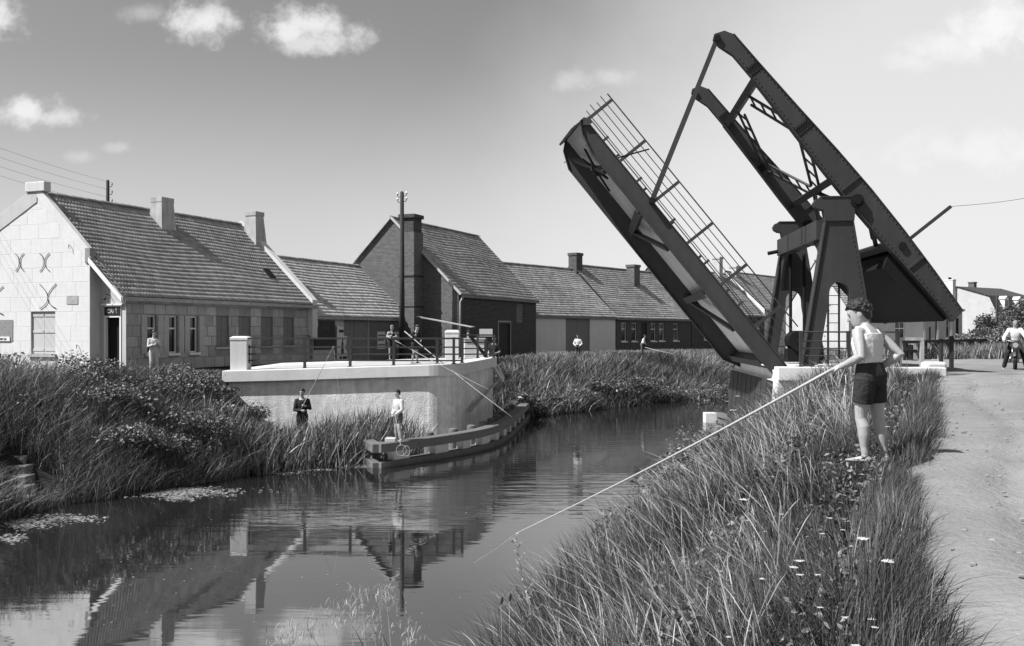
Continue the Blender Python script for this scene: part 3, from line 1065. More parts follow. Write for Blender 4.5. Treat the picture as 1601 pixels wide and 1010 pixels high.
# cut-out poster board
xa = sx_(523)[0]; xb = sx_(540)[0]
pb = MB()
w = xb - xa
pb.prism([(0, .05), (w, .05), (w * .9, .55), (w * .75, .62), (w * .95, 1.25), (w * .6, 1.3), (w * .6, 1.75), (w * .15, 1.75), (w * .15, 1.85), (0, 1.85)], .03, (xa, -.12, 0), (1, 0, 0), (0, 0, 1))
pb = pb.build('poster_stand', PAPER, shed)
for q in ([(.35, .32), (.62, .32), (.55, 1.0), (.42, 1.0)], [(.2, .1), (.42, .1), (.42, .24), (.2, .24)], [(.5, .1), (.9, .1), (.9, .24), (.5, .24)], [(.18, 1.45), (.58, 1.45), (.58, 1.6), (.18, 1.6)], [(.45, 1.02), (.55, 1.02), (.55, 1.16), (.45, 1.16)]):
    mb = MB(); mb.prism([(a * w, b) for a, b in q], .004, (xa, -.139, 0), (1, 0, 0), (0, 0, 1)); mb.build('poster_print', BOARD, pb)
for pa, pb_, z0, z1, m in ((588, 600, .55, 1.5, PAPER), (603, 613, .9, 1.5, PAPER), (616, 627, .6, 1.5, PAPER), (602, 614, .5, .86, mat('grey_poster', .3, .8, .4, 8, 0))):
    xa, xb = sx_(pa)[0], sx_(pb_)[0]
    mb = MB(); mb.box((xa, -.07, z0), (xb, -.057, z1)); pp = mb.build('poster', m, shed)
    for k in range(3):
        zz = z0 + (z1 - z0) * (.2 + .27 * k); mb = MB(); mb.box((xa + .05, -.074, zz), (xb - .05 - .1 * (k % 2), -.0705, zz + (z1 - z0) * .09)); mb.build('poster_print', mat('poster_ink', .22, .8, .4, 14, 0), pp)

# ---- the tall brick house ------------------------------------------
BB = 22.9
BF = -3.1
P0B = P0C + U1 * BB
BL, BW, BE, BR = 12.4, 8.7, 3.75, 8.15
P0BF = P0B - V((-U1.y, U1.x, 0)) * (-BF)
def bx_(px, py=500):
    a, z = loc_on_front(px, py, P0BF, U1); return a, z - GL
dA, dB = bx_(779)[0], bx_(797)[0]
lA, lB = bx_(807)[0], bx_(818)[0]
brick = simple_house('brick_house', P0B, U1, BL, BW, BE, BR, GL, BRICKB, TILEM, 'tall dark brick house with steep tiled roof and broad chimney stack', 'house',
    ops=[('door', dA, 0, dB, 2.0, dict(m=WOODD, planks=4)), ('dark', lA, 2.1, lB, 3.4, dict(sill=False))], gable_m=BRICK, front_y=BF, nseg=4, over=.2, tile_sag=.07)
for i in range(12):
    z = 2.12 + i * .107
    mb = MB(); mb.prism([(0, 0), (.11, .07), (.11, .085), (0, .015)], lB - lA, ((lA + lB) / 2, BF + .015, z), (0, 1, 0), (0, 0, 1)); mb.build('louvre_slat', WOODL, brick)
mb = MB()
for (q0, q1) in (((dA - .1, 0), (dA, 2.1)), ((dB, 0), (dB + .1, 2.1)), ((dA - .1, 2.102), (dB + .1, 2.2))):
    mb.box((q0[0], BF - .03, q0[1]), (q1[0], BF + .05, q1[1]))
mb.build('door_frame', WOODL, brick)
# the broad stack in front of the gable
st = MB()
st.box((-1.15, -.85, 0), (-.004, .15, 3.9)); st.box((-1.13, -.83, 3.9), (-.004, .13, 7.2))
st = st.build('chimney_stack', BRICK, brick)
mb = MB(); mb.box((-1.05, -.77, 7.2), (-.05, .07, 8.0)); mb.box((-1.16, -.88, 8.0), (.03, .18, 8.22)); mb.build('stack_cap', BRICKB, st, bevel=.02)
for z in (2.9, 4.65):
    mb = MB(); mb.box((-1.17, -.87, z), (.003, .17, z + .07)); mb.build('iron_band', IRON, st)
vb = MB()
for s_ in (-1, 1):
    y0_, y1_ = (BF - .2, BF + BW / 2) if s_ < 0 else (BF + BW + .2, BF + BW / 2)
    z0_ = BE - .2 * (BR - BE) / (BW / 2)
    vb.beam((-.08, y0_, z0_ + .08), (-.08, y1_, BR + .08), .16, .12)
vb.build('verge_mortar', PLASTER, brick)
dp = MB(); dp.tube([(.06, BF - .08, 0), (.06, BF - .08, 3.2), (.06, BF - .25, 3.5)], .05, 8); dp.build('downpipe', SHUTL, brick, smooth=True)
mb = MB(); mb.beam((-1.3, BF + 1.9, 2.35), (-1.3, BF - 1.5, 1.75), .5, .05); mb.beam((-1.3, BF - 1.2, 0), (-1.3, BF - 1.2, 1.8), .1, .1); mb.build('porch_roof', WOODL, brick)

# ---- the row beyond, turning with the canal -------------------------
U2 = V((.6, .8, 0))
P2 = V((1.6, 70, GL))
def rx_(px, py=500):
    a, z = loc_on_front(px, py, P2, U2); return a, z - GL
def house2(name, pa, pb, eave, ridge, W, wallm, tilem, label, ops, chims, cat='house', **kw):
    a0_, a1_ = rx_(pa)[0], rx_(pb)[0]
    P = P2 + U2 * a0_
    o2 = []
    for (k, p0, p1, z0, z1, k2) in ops:
        o2.append((k, rx_(p0)[0] - a0_, z0, rx_(p1)[0] - a0_, z1, k2))
    return simple_house(name, P, U2, a1_ - a0_ - .03, W, eave, ridge, GL, wallm, tilem, label, cat, ops=o2, chims=chims, **kw)
house2('barn', 826, 962, 2.78, 6.6, 8.4, WHITE, TILEM, 'pale barn with wide dark double doors between brick house and dark cottages', cat='barn',
    ops=[('door', 884, 922, 0, 2.5, dict(m=SHUT, planks=4, leaves=2))], chims=[])
wins = [('glazed', p, p + 8, .75, 2.25, dict(bars=(1, 2))) for p in (971, 987, 1017, 1030, 1052)] + [('door', 1002, 1011, 0, 2.25, dict(m=WOODD))]
house2('cottage_row', 963, 1080, 2.75, 7.0, 8.6, BRICKH, TILEM, 'dark brick cottage row with a line of tall windows and two chimneys', ops=wins,
    chims=[(-.1, .8, 3.7, 4.5, 8.0, BRICKH, 0), (7.4, 8.4, 2.6, 3.4, 7.4, BRICK, 0)], cat='cottages')
wins = [('glazed', p, p + 9, .8, 2.4, dict(bars=(2, 2))) for p in (1100, 1130, 1165, 1180)]
house2('dark_cottage', 1081, 1194, 3.3, 7.6, 8.6, BRICKH, TILEM, 'dark cottage with tiled roof and twin chimneys seen through the bridge railing', ops=wins,
    chims=[(13.5, 14.3, 3.6, 4.4, 9.3, PLASTER, 0), (17.6, 18.6, 3.6, 4.4, 8.6, PLASTER, 0)], cat='cottage')
wins = [('glazed', p, p + 9, .9, 3.1, dict(bars=(2, 3), frame_m=PAINTW)) for p in (1203, 1228, 1243, 1262, 1280)]
house2('white_house', 1195, 1296, 3.9, 7.9, 8.6, WHITE, TILEM, 'white fronted house with large windows behind the bridge portal', ops=wins, chims=[(21.8, 23, 3.8, 4.6, 9.5, BRICK, 0)])
P7 = V((26.5, 78, GL))
U7 = V((.93, .36, 0)).normalized()
simple_house('gabled_house', P7, U7, 7.5, 8.0, 3.2, 7.3, GL, PLASTER, TILEM, 'grey plastered house with steep tiled roof behind the portal ladder', 'house',
    ops=[('glazed', 1.2, .8, 2.2, 2.3, dict(bars=(2, 2))), ('glazed', 4.6, .8, 5.6, 2.3, dict(bars=(2, 2)))], chims=[(6.2, 7.0, 3.7, 4.4, 8.4, BRICK, 0)])
# low workshop and mansard villa to the right
P8 = V((36.5, 98, GL))
U8 = V((.96, .28, 0)).normalized()
ops8 = []
def r8(px):
    a, z = loc_on_front(px, 515, P8, U8); return a
for i, (pa, pb) in enumerate(((1402, 1407), (1412, 1418), (1423, 1429), (1441, 1446), (1462, 1467), (1479, 1484), (1494, 1499))):
    ops8.append(('glazed' if i % 2 else 'dark', r8(pa), .6, r8(pb), 2.9, dict(sill=False)))
ops8.append(('door', r8(1452), 0, r8(1455), 2.0, dict(m=WOODD)))
L8 = r8(1504)
ws = empty('workshop', P8, frame_for(P8, U8), 'long low workshop with flat roof and tall narrow windows beyond the counterweight', 'workshop')
wall_rect('front_wall', (0, 0, 0), X, L8, 3.6, [o[1:5] for o in ops8], PLASTER, ws, inward=IN)
for (k, a, b, c, d, kw) in ops8:
    if k == 'door': door(ws, (0, 0, 0), X, IN, a, b, c, d, **kw)
    else: window(ws, V((0, 0, 0)), X, IN, a, b, c, d, kind=k, **kw)
MB().box((.001, .31, 0), (L8, 7, 3.6)).build('body_wall', PLASTER, ws)
MB().box((-.2, -.2, 3.6), (L8 + .2, 7.2, 3.85)).build('flat_roof', CONC, ws)
for i in range(6):
    MB().box((L8 * i / 6 + .1, -.06, 0), (L8 * i / 6 + .35, -.003, 3.6)).build('pilaster', CONC, ws)

VP = V((60.5, 124, GL))
VU = V((.80, .60, 0))
villa = empty('villa', VP, frame_for(VP, VU), 'pale villa with slate mansard roof, tall white chimney and dormers', 'house')
VL, VW, VE = 11, 10, 5.2
def vtri(): pass
gp = [(0, 0), (VW, 0), (VW, VE), (VW - .9, 7.6), (VW / 2, 9.2), (.9, 7.6), (0, VE)]
for xx in (0, VL):
    MB().add([(xx, a, b) for a, b in gp], [tuple(range(len(gp)))]).build('gable_wall', PLASTER, villa)
vops = [(1.2, 1, 2.3, 3), (4.4, 0, 5.6, 2.6), (7.6, 1, 8.7, 3), (1.2, 3.6, 2.3, 4.9), (7.6, 3.6, 8.7, 4.9)]
wall_rect('front_wall', (0, 0, 0), X, VL, VE, vops, PLASTER, villa, inward=IN)
for q_ in vops: window(villa, V((0, 0, 0)), X, IN, *q_, kind='glazed', bars=(2, 2))
mb = MB()
for (p, q_) in (((-.15, VE), (.82, 7.66)), ((.82, 7.66), (VW / 2, 9.28)), ((VW / 2, 9.28), (VW - .82, 7.66)), ((VW - .82, 7.66), (VW + .15, VE))):
    mb.add([(-.2, p[0], p[1]), (VL + .2, p[0], p[1]), (VL + .2, q_[0], q_[1]), (-.2, q_[0], q_[1])], [(0, 1, 2, 3)])
vr = mb.build('roof', SLATE, villa)
for xx in (2.5, 6.0, 9.0):
    mb = MB(); mb.box((xx - .5, -.12, VE + .5), (xx + .5, 1.2, VE + 1.9)); mb.prism([(-.6, 0), (.6, 0), (0, .5)], 1.5, (xx, .6, VE + 1.905), (1, 0, 0), (0, 0, 1))
    dm = mb.build('dormer', PAINTW, vr)
    MB().box((xx - .33, -.15, VE + .7), (xx + .33, -.122, VE + 1.75)).build('pane', GLASS, dm)
villa.scale = (1, 1, .80)
chimney(villa, -.75, -.004, 5.2, 6.4, 0, 10.4, WHITE, cap=.05, pots=2)
chimney(villa, 6, 6.7, 6.0, 6.8, 7.5, 10.3, BRICK, cap=.05)
# ------------------------------------------------------------------ left abutment with its platform
def ztop(x): return 2.60 + (np.clip(x, -9.6, -.6) + 9.3) / 8.3 * .27
ab_o = [(-9.75, 34.07), (-8, 33.97), (-5, 33.82), (-3.2, 33.72)]
for a in np.linspace(-90, 0, 15)[1:]:
    ab_o.append((-2.95 + 1.2 * math.cos(math.radians(a)), 34.9 + 1.2 * math.sin(math.radians(a))))
ab_o += [(-1.5, 36.5), (-.8, 41.4), (-.9, 42.3), (-9.75, 42.6)]
def inset(poly, d):
    n = len(poly); out = []
    for i in range(n):
        p, q, r = V(poly[i - 1] + (0,)), V(poly[i] + (0,)), V(poly[(i + 1) % n] + (0,))
        e1, e2 = (q - p).normalized(), (r - q).normalized()
        n1, n2 = V((e1.y, -e1.x, 0)), V((e2.y, -e2.x, 0))
        b = (n1 + n2)
        if b.length < 1e-5: b = n1
        b.normalize()
        k = d / max(.4, b.dot(n1))
        out.append((q.x + b.x * k, q.y + b.y * k))
    return out
def slab(poly, zlo, zhi, mb=None):
    mb = mb or MB()
    n = len(poly)
    vs = [(x, y, zlo(x)) for x, y in poly] + [(x, y, zhi(x)) for x, y in poly]
    fs = [tuple(reversed(range(n))), tuple(range(n, 2 * n))] + [(k, (k + 1) % n, n + (k + 1) % n, n + k) for k in range(n)]
    return mb.add(vs, fs)
abl = empty('bridge_abutment', (-5, 36, 0), 0, 'pale rendered abutment with overhanging white coping, left landing of the raised bridge', 'abutment')
abl.location = (0, 0, 0)
slab(ab_o, lambda x: -1.0, lambda x: float(ztop(x)) - .40).build('rendered_wall', RENDER, abl)
slab(inset(ab_o, .17), lambda x: float(ztop(x)) - .40, lambda x: float(ztop(x))).build('coping', CONC, abl, bevel=.025)
slab(inset(ab_o, -.55), lambda x: float(ztop(x)) - .2, lambda x: float(ztop(x)) + .006).build('deck', mat('pale_paving', .55, .9, .12, 1.5, .3, 20), abl)
# fender board and iron on the canal side
mb = MB(); mb.beam((-1.5, 35.5, 1.1), (-.6, 41.2, 1.9), .08, .08); mb.build('iron_strut', WOODL, abl)

def pillar(x, y, z, h, w, label):
    mb = MB()
    mb.box((-w / 2, -w / 2, -.1), (w / 2, w / 2, h - .14))
    p = mb.build('white_pillar', WHITE, None, bevel=.02)
    p.location = (x, y, z)
    c = MB()
    e = .015
    rings = [[V((sx * (w / 2 + q), sy * (w / 2 + q), zz)) for sx, sy in ((-1, -1), (1, -1), (1, 1), (-1, 1))] for zz, q in ((h - .14, e), (h - .05, e), (h, -.08))]
    c.loft(rings); c.build('cap', WHITE, p, bevel=.01)
    pn = MB(); pn.box((w / 2 + .001, -.1, .25), (w / 2 + .012, .1, h - .3)); pn.build('rail_socket', IRON, p)
    return tag(p, label, 'pillar')
pillar(-9.42, 34.45, float(ztop(-9.4)) - .02, 1.2, .58, 'white concrete pillar at the railing end nearest the café')
pillar(-2.42, 40.2, float(ztop(-2.4)) - .02, 1.2, .55, 'white concrete pillar behind the two boys fishing from the platform')

def railing(name, pts, heights, label, posts, base_z, pw=.09, parent=None):
    r = empty(name, (pts[0][0], pts[0][1], base_z), 0, label, 'railing')
    r.location = (0, 0, 0)
    for h in heights:
        for i in range(len(pts) - 1):
            p, q = pts[i], pts[i + 1]
            mb = MB(); top = (h == max(heights))
            d = (V(q) - V(p)).normalized() * .001
            mb.beam((p[0], p[1], h(p[0]) if callable(h) else h), (q[0], q[1], h(q[0]) if callable(h) else h), .075 if top else .05, .06 if top else .05)
            mb.build('rail', STEEL, r)
    for (x, y, zb) in posts:
        mb = MB(); mb.box((x - pw / 2, y - pw / 2, zb - .01), (x + pw / 2, y + pw / 2, max(heights) + .04))
        mb.box((x - pw * .9, y - pw * .9, zb - .005), (x + pw * .9, y + pw * .9, zb + .02)); mb.build('post', STEEL, r)
    return r
def fline(px, inset_d=.28):
    """point on the front railing line under a photo column"""
    y = 33.9 + inset_d
    for _ in range(4):
        x = (px - CX) / FPX * y
        y = float(np.interp(x, [-10.4, -2.6, -1], [34.1, 33.7, 33.65])) + inset_d
    return x, y
RH = [3.70, 3.40, 3.16, 2.94]
pp = [fline(p) for p in (388, 476, 547, 615, 683, 722)]
railing('platform_railing', [(x, y, 0) for x, y in pp], RH, 'long dark iron railing along the front of the white platform',
        [(x, y, float(ztop(x))) for x, y in pp[1:-1]] + [(fline(709)[0], fline(709)[1], float(ztop(-1.9))), (pp[-1][0], pp[-1][1], 2.87)], 2.6)
p2 = [(-2.1, 40.3), (-.75, 40.6)]
railing('far_railing', [(x, y, 0) for x, y in p2], [3.8, 3.5, 3.25, 3.02], 'short iron railing beyond the platform on the far side of the road', [(-1.4, 40.45, 2.86), (-.75, 40.6, 2.87)], 2.8)
# cabinet and notice board behind the platform
cb = empty('control_cabinet', (-1.6, 41.8, 2.8), .1, 'pale metal cabinet standing at the platform corner', 'cabinet')
MB().box((-.42, -.25, 0), (.15, .25, .82)).build('body', CONC, cb, bevel=.02)
MB().box((.165, -.25, 0), (.42, .25, .82)).build('side_panel', CONC, cb, bevel=.02)
MB().box((-.47, -.3, .823), (.47, .3, .87)).build('lid', CONC, cb)
nb = empty('notice_board', (-1.18, 45, GL), -.1, 'blank pale notice board on a post beside the brick house', 'notice board')
MB().box((-.3, -.03, 1.28), (.3, 0, 1.62)).build('panel', PLASTER, nb)
MB().box((-.05, .002, 0), (.05, .08, 1.6)).build('post', WOODD, nb)
# sloping timber stays at the landing edge
st_ = empty('landing_stay', (-.9, 37, 0), 0, 'sloping dark timber stays with pale ends on the landing edge', 'stay')
st_.location = (0, 0, 0)
a = at(733, 523, 40.6); b = at(770, 572, 40.9); c = at(785, 596, 41.4)
MB().beam(a, b, .10, .12).build('dark_stay', WOODD, st_)
MB().beam(b + V((0, .02, .0)), c, .16, .10).build('pale_stay', CONC, st_)
d_ = at(776, 570, 42.4); e_ = at(786, 592, 42.6)
MB().beam(d_, e_, .16, .10).build('pale_stay', CONC, st_)

# ------------------------------------------------------------------ timber fender in the water
def sweep_rect(pts, w_in, z0, z1, mb, side=1):
    """bar of rectangular section following pts (x,y), its outer face on pts, thickness w_in to the left of travel"""
    rings = []
    n = len(pts)
    for i in range(n):
        p = V(pts[i] + (0,))
        t = (V(pts[min(i + 1, n - 1)] + (0,)) - V(pts[max(0, i - 1)] + (0,))).normalized()
        nrm = V((-t.y, t.x, 0)) * side
        q = p + nrm * w_in
        rings.append([V((p.x, p.y, z0)), V((p.x, p.y, z1)), V((q.x, q.y, z1)), V((q.x, q.y, z0))])
    return mb.loft(rings)
fpath = [(-3.75, 28.45), (-2.9, 29.55), (-2.2, 30.55), (-1.45, 31.75), (-.8, 33.1), (-.38, 34.6), (.0, 37), (.25, 39.5), (.55, 42.5), (1.0, 47.5)]
def spl(pts, n=40):
    P = np.array(pts); t = np.concatenate([[0], np.cumsum(np.hypot(*np.diff(P, axis=0).T))])
    tt = np.linspace(0, t[-1], n)
    # smooth by averaging a fine linear interpolation
    xx, yy = np.interp(tt, t, P[:, 0]), np.interp(tt, t, P[:, 1])
    for _ in range(3):
        xx[1:-1] = (xx[:-2] + 2 * xx[1:-1] + xx[2:]) / 4; yy[1:-1] = (yy[:-2] + 2 * yy[1:-1] + yy[2:]) / 4
    return list(zip(xx.tolist(), yy.tolist()))
fp = spl(fpath, 44)
fen = empty('timber_fender', (-3.7, 28.5, 0), 0, 'long timber fender of two wales and piles curving past the abutment', 'fender')
fen.location = (0, 0, 0)
FT = mat('fender_timber', .19, .85, .3, 5, .5, 18, .15, big=.15)
for (z0, z1, off) in ((.44, .70, 0), (-.06, .17, .03)):
    pts = [(x, y) for x, y in fp]
    for a, b in ((0, 15), (15, 29), (29, 43)):
        mb = MB(); sweep_rect([pts[i] for i in range(a, b + 1)][: (b - a + 1)], .42, z0, z1 - (.004 if a == 15 else 0), mb)
        mb.build('wale', FT, fen, bevel=.02)
    mb = MB()
    mb.beam((-3.86, 28.5, (z0 + z1) / 2), (-4.3, 29.75, (z0 + z1) / 2), .32, z1 - z0 - .006)
    mb.build('end_beam', FT, fen, bevel=.02)
LIT = mat('pale_pile', .75, .85, .25, 6, .4, 20)
for i in (2, 6, 9, 12, 15, 18, 21, 25, 29, 33, 37, 41):
    x, y = fp[i]
    t = (V(fp[i + 1] + (0,)) - V(fp[i] + (0,))).normalized(); nn = V((-t.y, t.x, 0))
    c = V((x, y, 0)) + nn * .58
    r = .155
    mb = MB(); mb.tube([(c.x, c.y, -1.0), (c.x, c.y, .70), (c.x, c.y, .77), (c.x, c.y, .80)], [r, r, r * .95, r * .55], 12)
    mb.build('pile', FT, fen, smooth=False)
    if i < 34:
        s0 = V((x, y, 0)) + nn * .20; tt_ = .22 if i % 2 else .34
        mb = MB(); mb.beam(s0 - t * tt_ + V((0, 0, .305)), s0 + t * tt_ + V((0, 0, .305)), .26, .262); mb.build('spacer', LIT, fen)
mb = MB(); mb.box((-3.72, 29.1, .672), (-3.42, 29.35, .80)); mb.build('pile_head', LIT, fen, bevel=.02)
# short fender on the far side of the right abutment
f2 = empty('timber_fender', (9.4, 45, 0), 0, 'short timber fender with a pale sawn end in the shade under the bridge', 'fender')
f2.location = (0, 0, 0)
e = onz(1113, 660, .0)
MB().box((e.x - .35, e.y - .3, -.4), (e.x + .35, e.y + .3, .42)).build('end_block', LIT, f2, bevel=.03)
for z in (.06, .3):
    MB().beam((e.x + .25, e.y + .1, z + .05), (e.x + .6, e.y - 6, z + .05), .3, .16).build('wale', FT, f2)

# ------------------------------------------------------------------ the drawbridge
HB = V((8.3, 31.0, 0))
EB = V((-.9966, .083, 0)).normalized()
br = empty('drawbridge', HB, math.atan2(EB.y, EB.x), 'raised steel drawbridge with portal, balance beams and counterweight', 'drawbridge')
TH = math.radians(51.3)
CT, ST = math.cos(TH), math.sin(TH)
HS, HZ = -.2, 2.78
def LPt(l, t, n): return V((HS + l * CT + n * ST, -t, HZ + l * ST - n * CT))
YV = V((0, -1, 0))
AL = V((CT, 0, ST))
NU = V((-ST, 0, CT))
BWD = 7.0
def Llen(t): return 10.1 + 1.05 * t / BWD
# deck
mb = MB()
vs = []
for n_ in (0, .09):
    vs += [LPt(.12, .2, n_), LPt(Llen(.2), .2, n_), LPt(Llen(6.8), 6.8, n_), LPt(.12, 6.8, n_)]
mb.add(vs, [(0, 1, 2, 3), (7, 6, 5, 4), (0, 4, 5, 1), (1, 5, 6, 2), (2, 6, 7, 3), (3, 7, 4, 0)])
leaf = mb.build('lifting_deck', mat('deck_underside', .55, .7, .25, 1.2, .2, 20, .3, big=.25), br)
def girder(t, dep, L, name='main_girder'):
    g_ = MB()
    poly = [(0, .12), (L - .0, .12), (L, -.05), (L - .35, -dep * .62), (L - 1.0, -dep), (.7, -dep), (0, -.35)]
    O = LPt(0, t, 0)
    g_.prism(poly, .05, O, AL, NU)
    gd = g_.build(name, STEEL, leaf)
    f_ = MB()
    for a, b in zip(poly[:-1], poly[1:]):
        p, q = O + AL * a[0] + NU * a[1], O + AL * b[0] + NU * b[1]
        f_.beam(p, q, .22, .03, up=NU if abs(a[1] - b[1]) < .3 * abs(a[0] - b[0]) else AL)
    f_.build('flange', STEEL, gd)
    sidey = 1 if t < 1 else -1
    for k in range(7):
        l = .9 + k * (L - 1.6) / 6
        s_ = MB(); s_.beam(O + AL * l + NU * .16 + YV * (.07 * 1), O + AL * l - NU * (dep - .02) + YV * .07, .08, .02, up=AL); s_.build('stiffener', STEEL, gd)
    return gd
girder(.1, .40, Llen(0))
girder(6.95, .72, Llen(BWD))
for l in (.55, 3.35, 6.67):
    mb = MB(); mb.beam(LPt(l, .14, .28), LPt(l, 6.9, .28), .05, .38, up=NU); mb.beam(LPt(l, .14, .47), LPt(l, 6.9, .47), .26, .03, up=NU)
    mb.build('cross_beam', STEEL, leaf)
mb = MB(); mb.beam(LPt(Llen(.2) - .05, .14, .16), LPt(Llen(6.9) - .05, 6.9, .16), .08, .5, up=NU); mb.build('end_beam', STEEL, leaf)
for (l0, t0, l1, t1) in ((3.35, 6.3, 1.9, .5), (6.67, 6.3, 5.2, .5), (10.2, 6.3, 8.4, .5)):
    mb = MB(); mb.beam(LPt(l0, t0, .40), LPt(l1, t1, .40), .16, .12, up=NU); mb.build('diagonal_brace', STEEL, leaf)
# nose latch gear under the tip
mb = MB()
c = LPt(8.8, 2.2, .42)
for da, db in ((.75, .5), (.6, -.65), (-.7, .4), (-.55, -.55)):
    mb.beam(c, c + AL * da + YV * db * 2.2, .10, .06, up=NU)
mb.box((c.x - .16, c.y - .16, c.z - .16), (c.x + .16, c.y + .16, c.z + .16))
mb.tube([LPt(8.8, 2.2, .42), LPt(8.4, .0, -.2), LPt(8.0, -.1, -1.05)], .025, 6)
mb.build('latch_gear', STEELD, leaf)
mb = MB(); mb.box((LPt(9.95, .0, -.1).x - .12, LPt(0, .1, 0).y - .12, LPt(9.95, 0, -.1).z - .12), (LPt(9.95, .0, -.1).x + .12, LPt(0, .1, 0).y + .12, LPt(9.95, 0, -.1).z + .12)); mb.build('nose_block', STEEL, leaf)
for side, t in ((0, .0), (1, 7.05)):
    Lr = Llen(t)
    for k in range(6):
        l = Lr - .12 - k * 1.68
        mb = MB(); mb.beam(LPt(l, t, -.1), LPt(l, t, -1.14), .10, .035, up=YV); mb.build('railing_post', STEEL, leaf)
        if k < 5:
            mb = MB(); mb.beam(LPt(l - .84, t, -.1), LPt(l - .84, t, -.33), .08, .03, up=YV); mb.build('railing_stud', STEEL, leaf)
    for j, n_ in enumerate((-.30, -.51, -.72, -.93, -1.15)):
        mb = MB(); mb.tube([LPt(.75, t, n_), LPt(Lr + .12 + .08 * (j % 2), t, n_)], .023 if j == 4 else .015, 6); mb.build('railing_rail', STEEL, leaf)
# hinge pins
for t in (.1, 6.95):
    mb = MB(); mb.tube([(HS, -t + .35, HZ - .1), (HS, -t - .35, HZ - .1)], .13, 12); mb.build('hinge_pin', STEELD, leaf)

# portal
def tower(t):
    outer = [(-.72, 2.82), (-1.44, 7.4), (-2.26, 7.4), (-3.0, 2.82)]
    arch = [(-2.52, 2.82), (-2.18, 4.9)]
    for a in np.linspace(0, PI, 9):
        arch.append((-1.86 - .31 * math.cos(a), 5.12 + .36 * math.sin(a)))
    arch += [(-1.54, 4.9), (-1.2, 2.82)]
    poly = outer + arch
    mb = MB(); mb.prism(poly, .30, (0, -t, 0), (1, 0, 0), (0, 0, 1))
    tw = mb.build('portal_tower', STEEL, br)
    fl = MB()
    for p, q in ((outer[0], outer[1]), (outer[3], outer[2])):
        fl.beam((p[0], -t, p[1]), (q[0], -t, q[1]), .42, .035, up=(1, 0, 0))
    fl.build('flange', STEEL, tw)
    pl = MB(); pl.box((-2.30, -t - .21, 7.36), (-1.40, -t + .21, 7.46)); pl.build('splice_plate', STEEL, tw)
    cp = MB()
    cpoly = [(-2.32, 7.46), (-2.32, 8.1), (-1.32, 8.1), (-1.15, 8.04), (-1.08, 7.92), (-1.12, 7.8), (-1.25, 7.72), (-1.38, 7.7), (-1.42, 7.46)]
    cp.prism(cpoly, .34, (0, -t, 0), (1, 0, 0), (0, 0, 1))
    cp = cp.build('tower_cap', STEEL, tw)
    pc = MB(); pc.box((-2.36, -t - .2, 8.1), (-1.30, -t + .2, 8.13)); pc.build('cap_plate', STEEL, tw)
    ft = MB(); 
    for s0, s1 in ((-1.3, -.6), (-3.1, -2.42)):
        ft.box((s0, -t - .28, 2.76), (s1, -t + .28, 2.86))
    ft.build('base_plate', STEEL, tw)
    pn = MB(); pn.tube([(-2.38, -t + .33, 7.97), (-2.38, -t - .33, 7.97)], .12, 12); pn.tube([(-2.38, -t - .27, 7.97), (-2.38, -t + .27, 7.97)], .2, 14); pn.build('bearing', STEELD, tw)
    return tw
tower(0); tower(BWD)
mb = MB()
mb.box((-1.60, -6.84, 6.82), (-1.22, -.16, 7.42))
pbm = mb.build('portal_beam', STEEL, br)
for t in (2.3, 4.7):
    MB().box((-1.63, -t - .03, 6.80), (-1.19, -t + .03, 7.44)).build('splice_plate', STEEL, pbm)
for t, sg_ in ((.16, 1), (6.84, -1)):
    mb = MB(); mb.prism([(0, 0), (1.1 * sg_, 0), (.55 * sg_, -.28), (.18 * sg_, -.75), (0, -1.3)], .1, (-1.41, -t, 6.82), (0, -1, 0), (0, 0, 1)); mb.build('knee_bracket', STEEL, pbm)
mb = MB(); mb.tube([(-1.24, -6.7, 6.98), (-.85, -6.7, 6.9)], .07, 8); mb.build('beam_stub', STEELD, pbm)
for s_ in (-1.6, -2.1):
    mb = MB(); mb.tube([(s_, -6.2, 2.85), (s_, -6.2, 6.85)], .06, 8); mb.build('guide_rod', STEELD, br)
# winch gear below the far tower
mb = MB(); mb.tube([(-1.8, -5.6, 3.6), (-1.8, -6.5, 3.6)], .38, 14); mb.tube([(-1.8, -5.5, 3.6), (-1.8, -6.6, 3.6)], .12, 8); mb.box((-2.2, -6.4, 2.82), (-1.4, -5.7, 3.3)); mb.build('winch', STEELD, br)
ld = MB()
for s_ in (-1.72, -2.06):
    ld.beam((s_, -.75, 2.82), (s_, -.75, 6.9), .045, .06, up=(1, 0, 0))
ld = ld.build('ladder', IRON, br)
for k in range(13):
    mb = MB(); mb.tube([(-1.745, -.75, 3.05 + k * .29), (-2.035, -.75, 3.05 + k * .29)], .014, 6); mb.build('rung', IRON, ld)

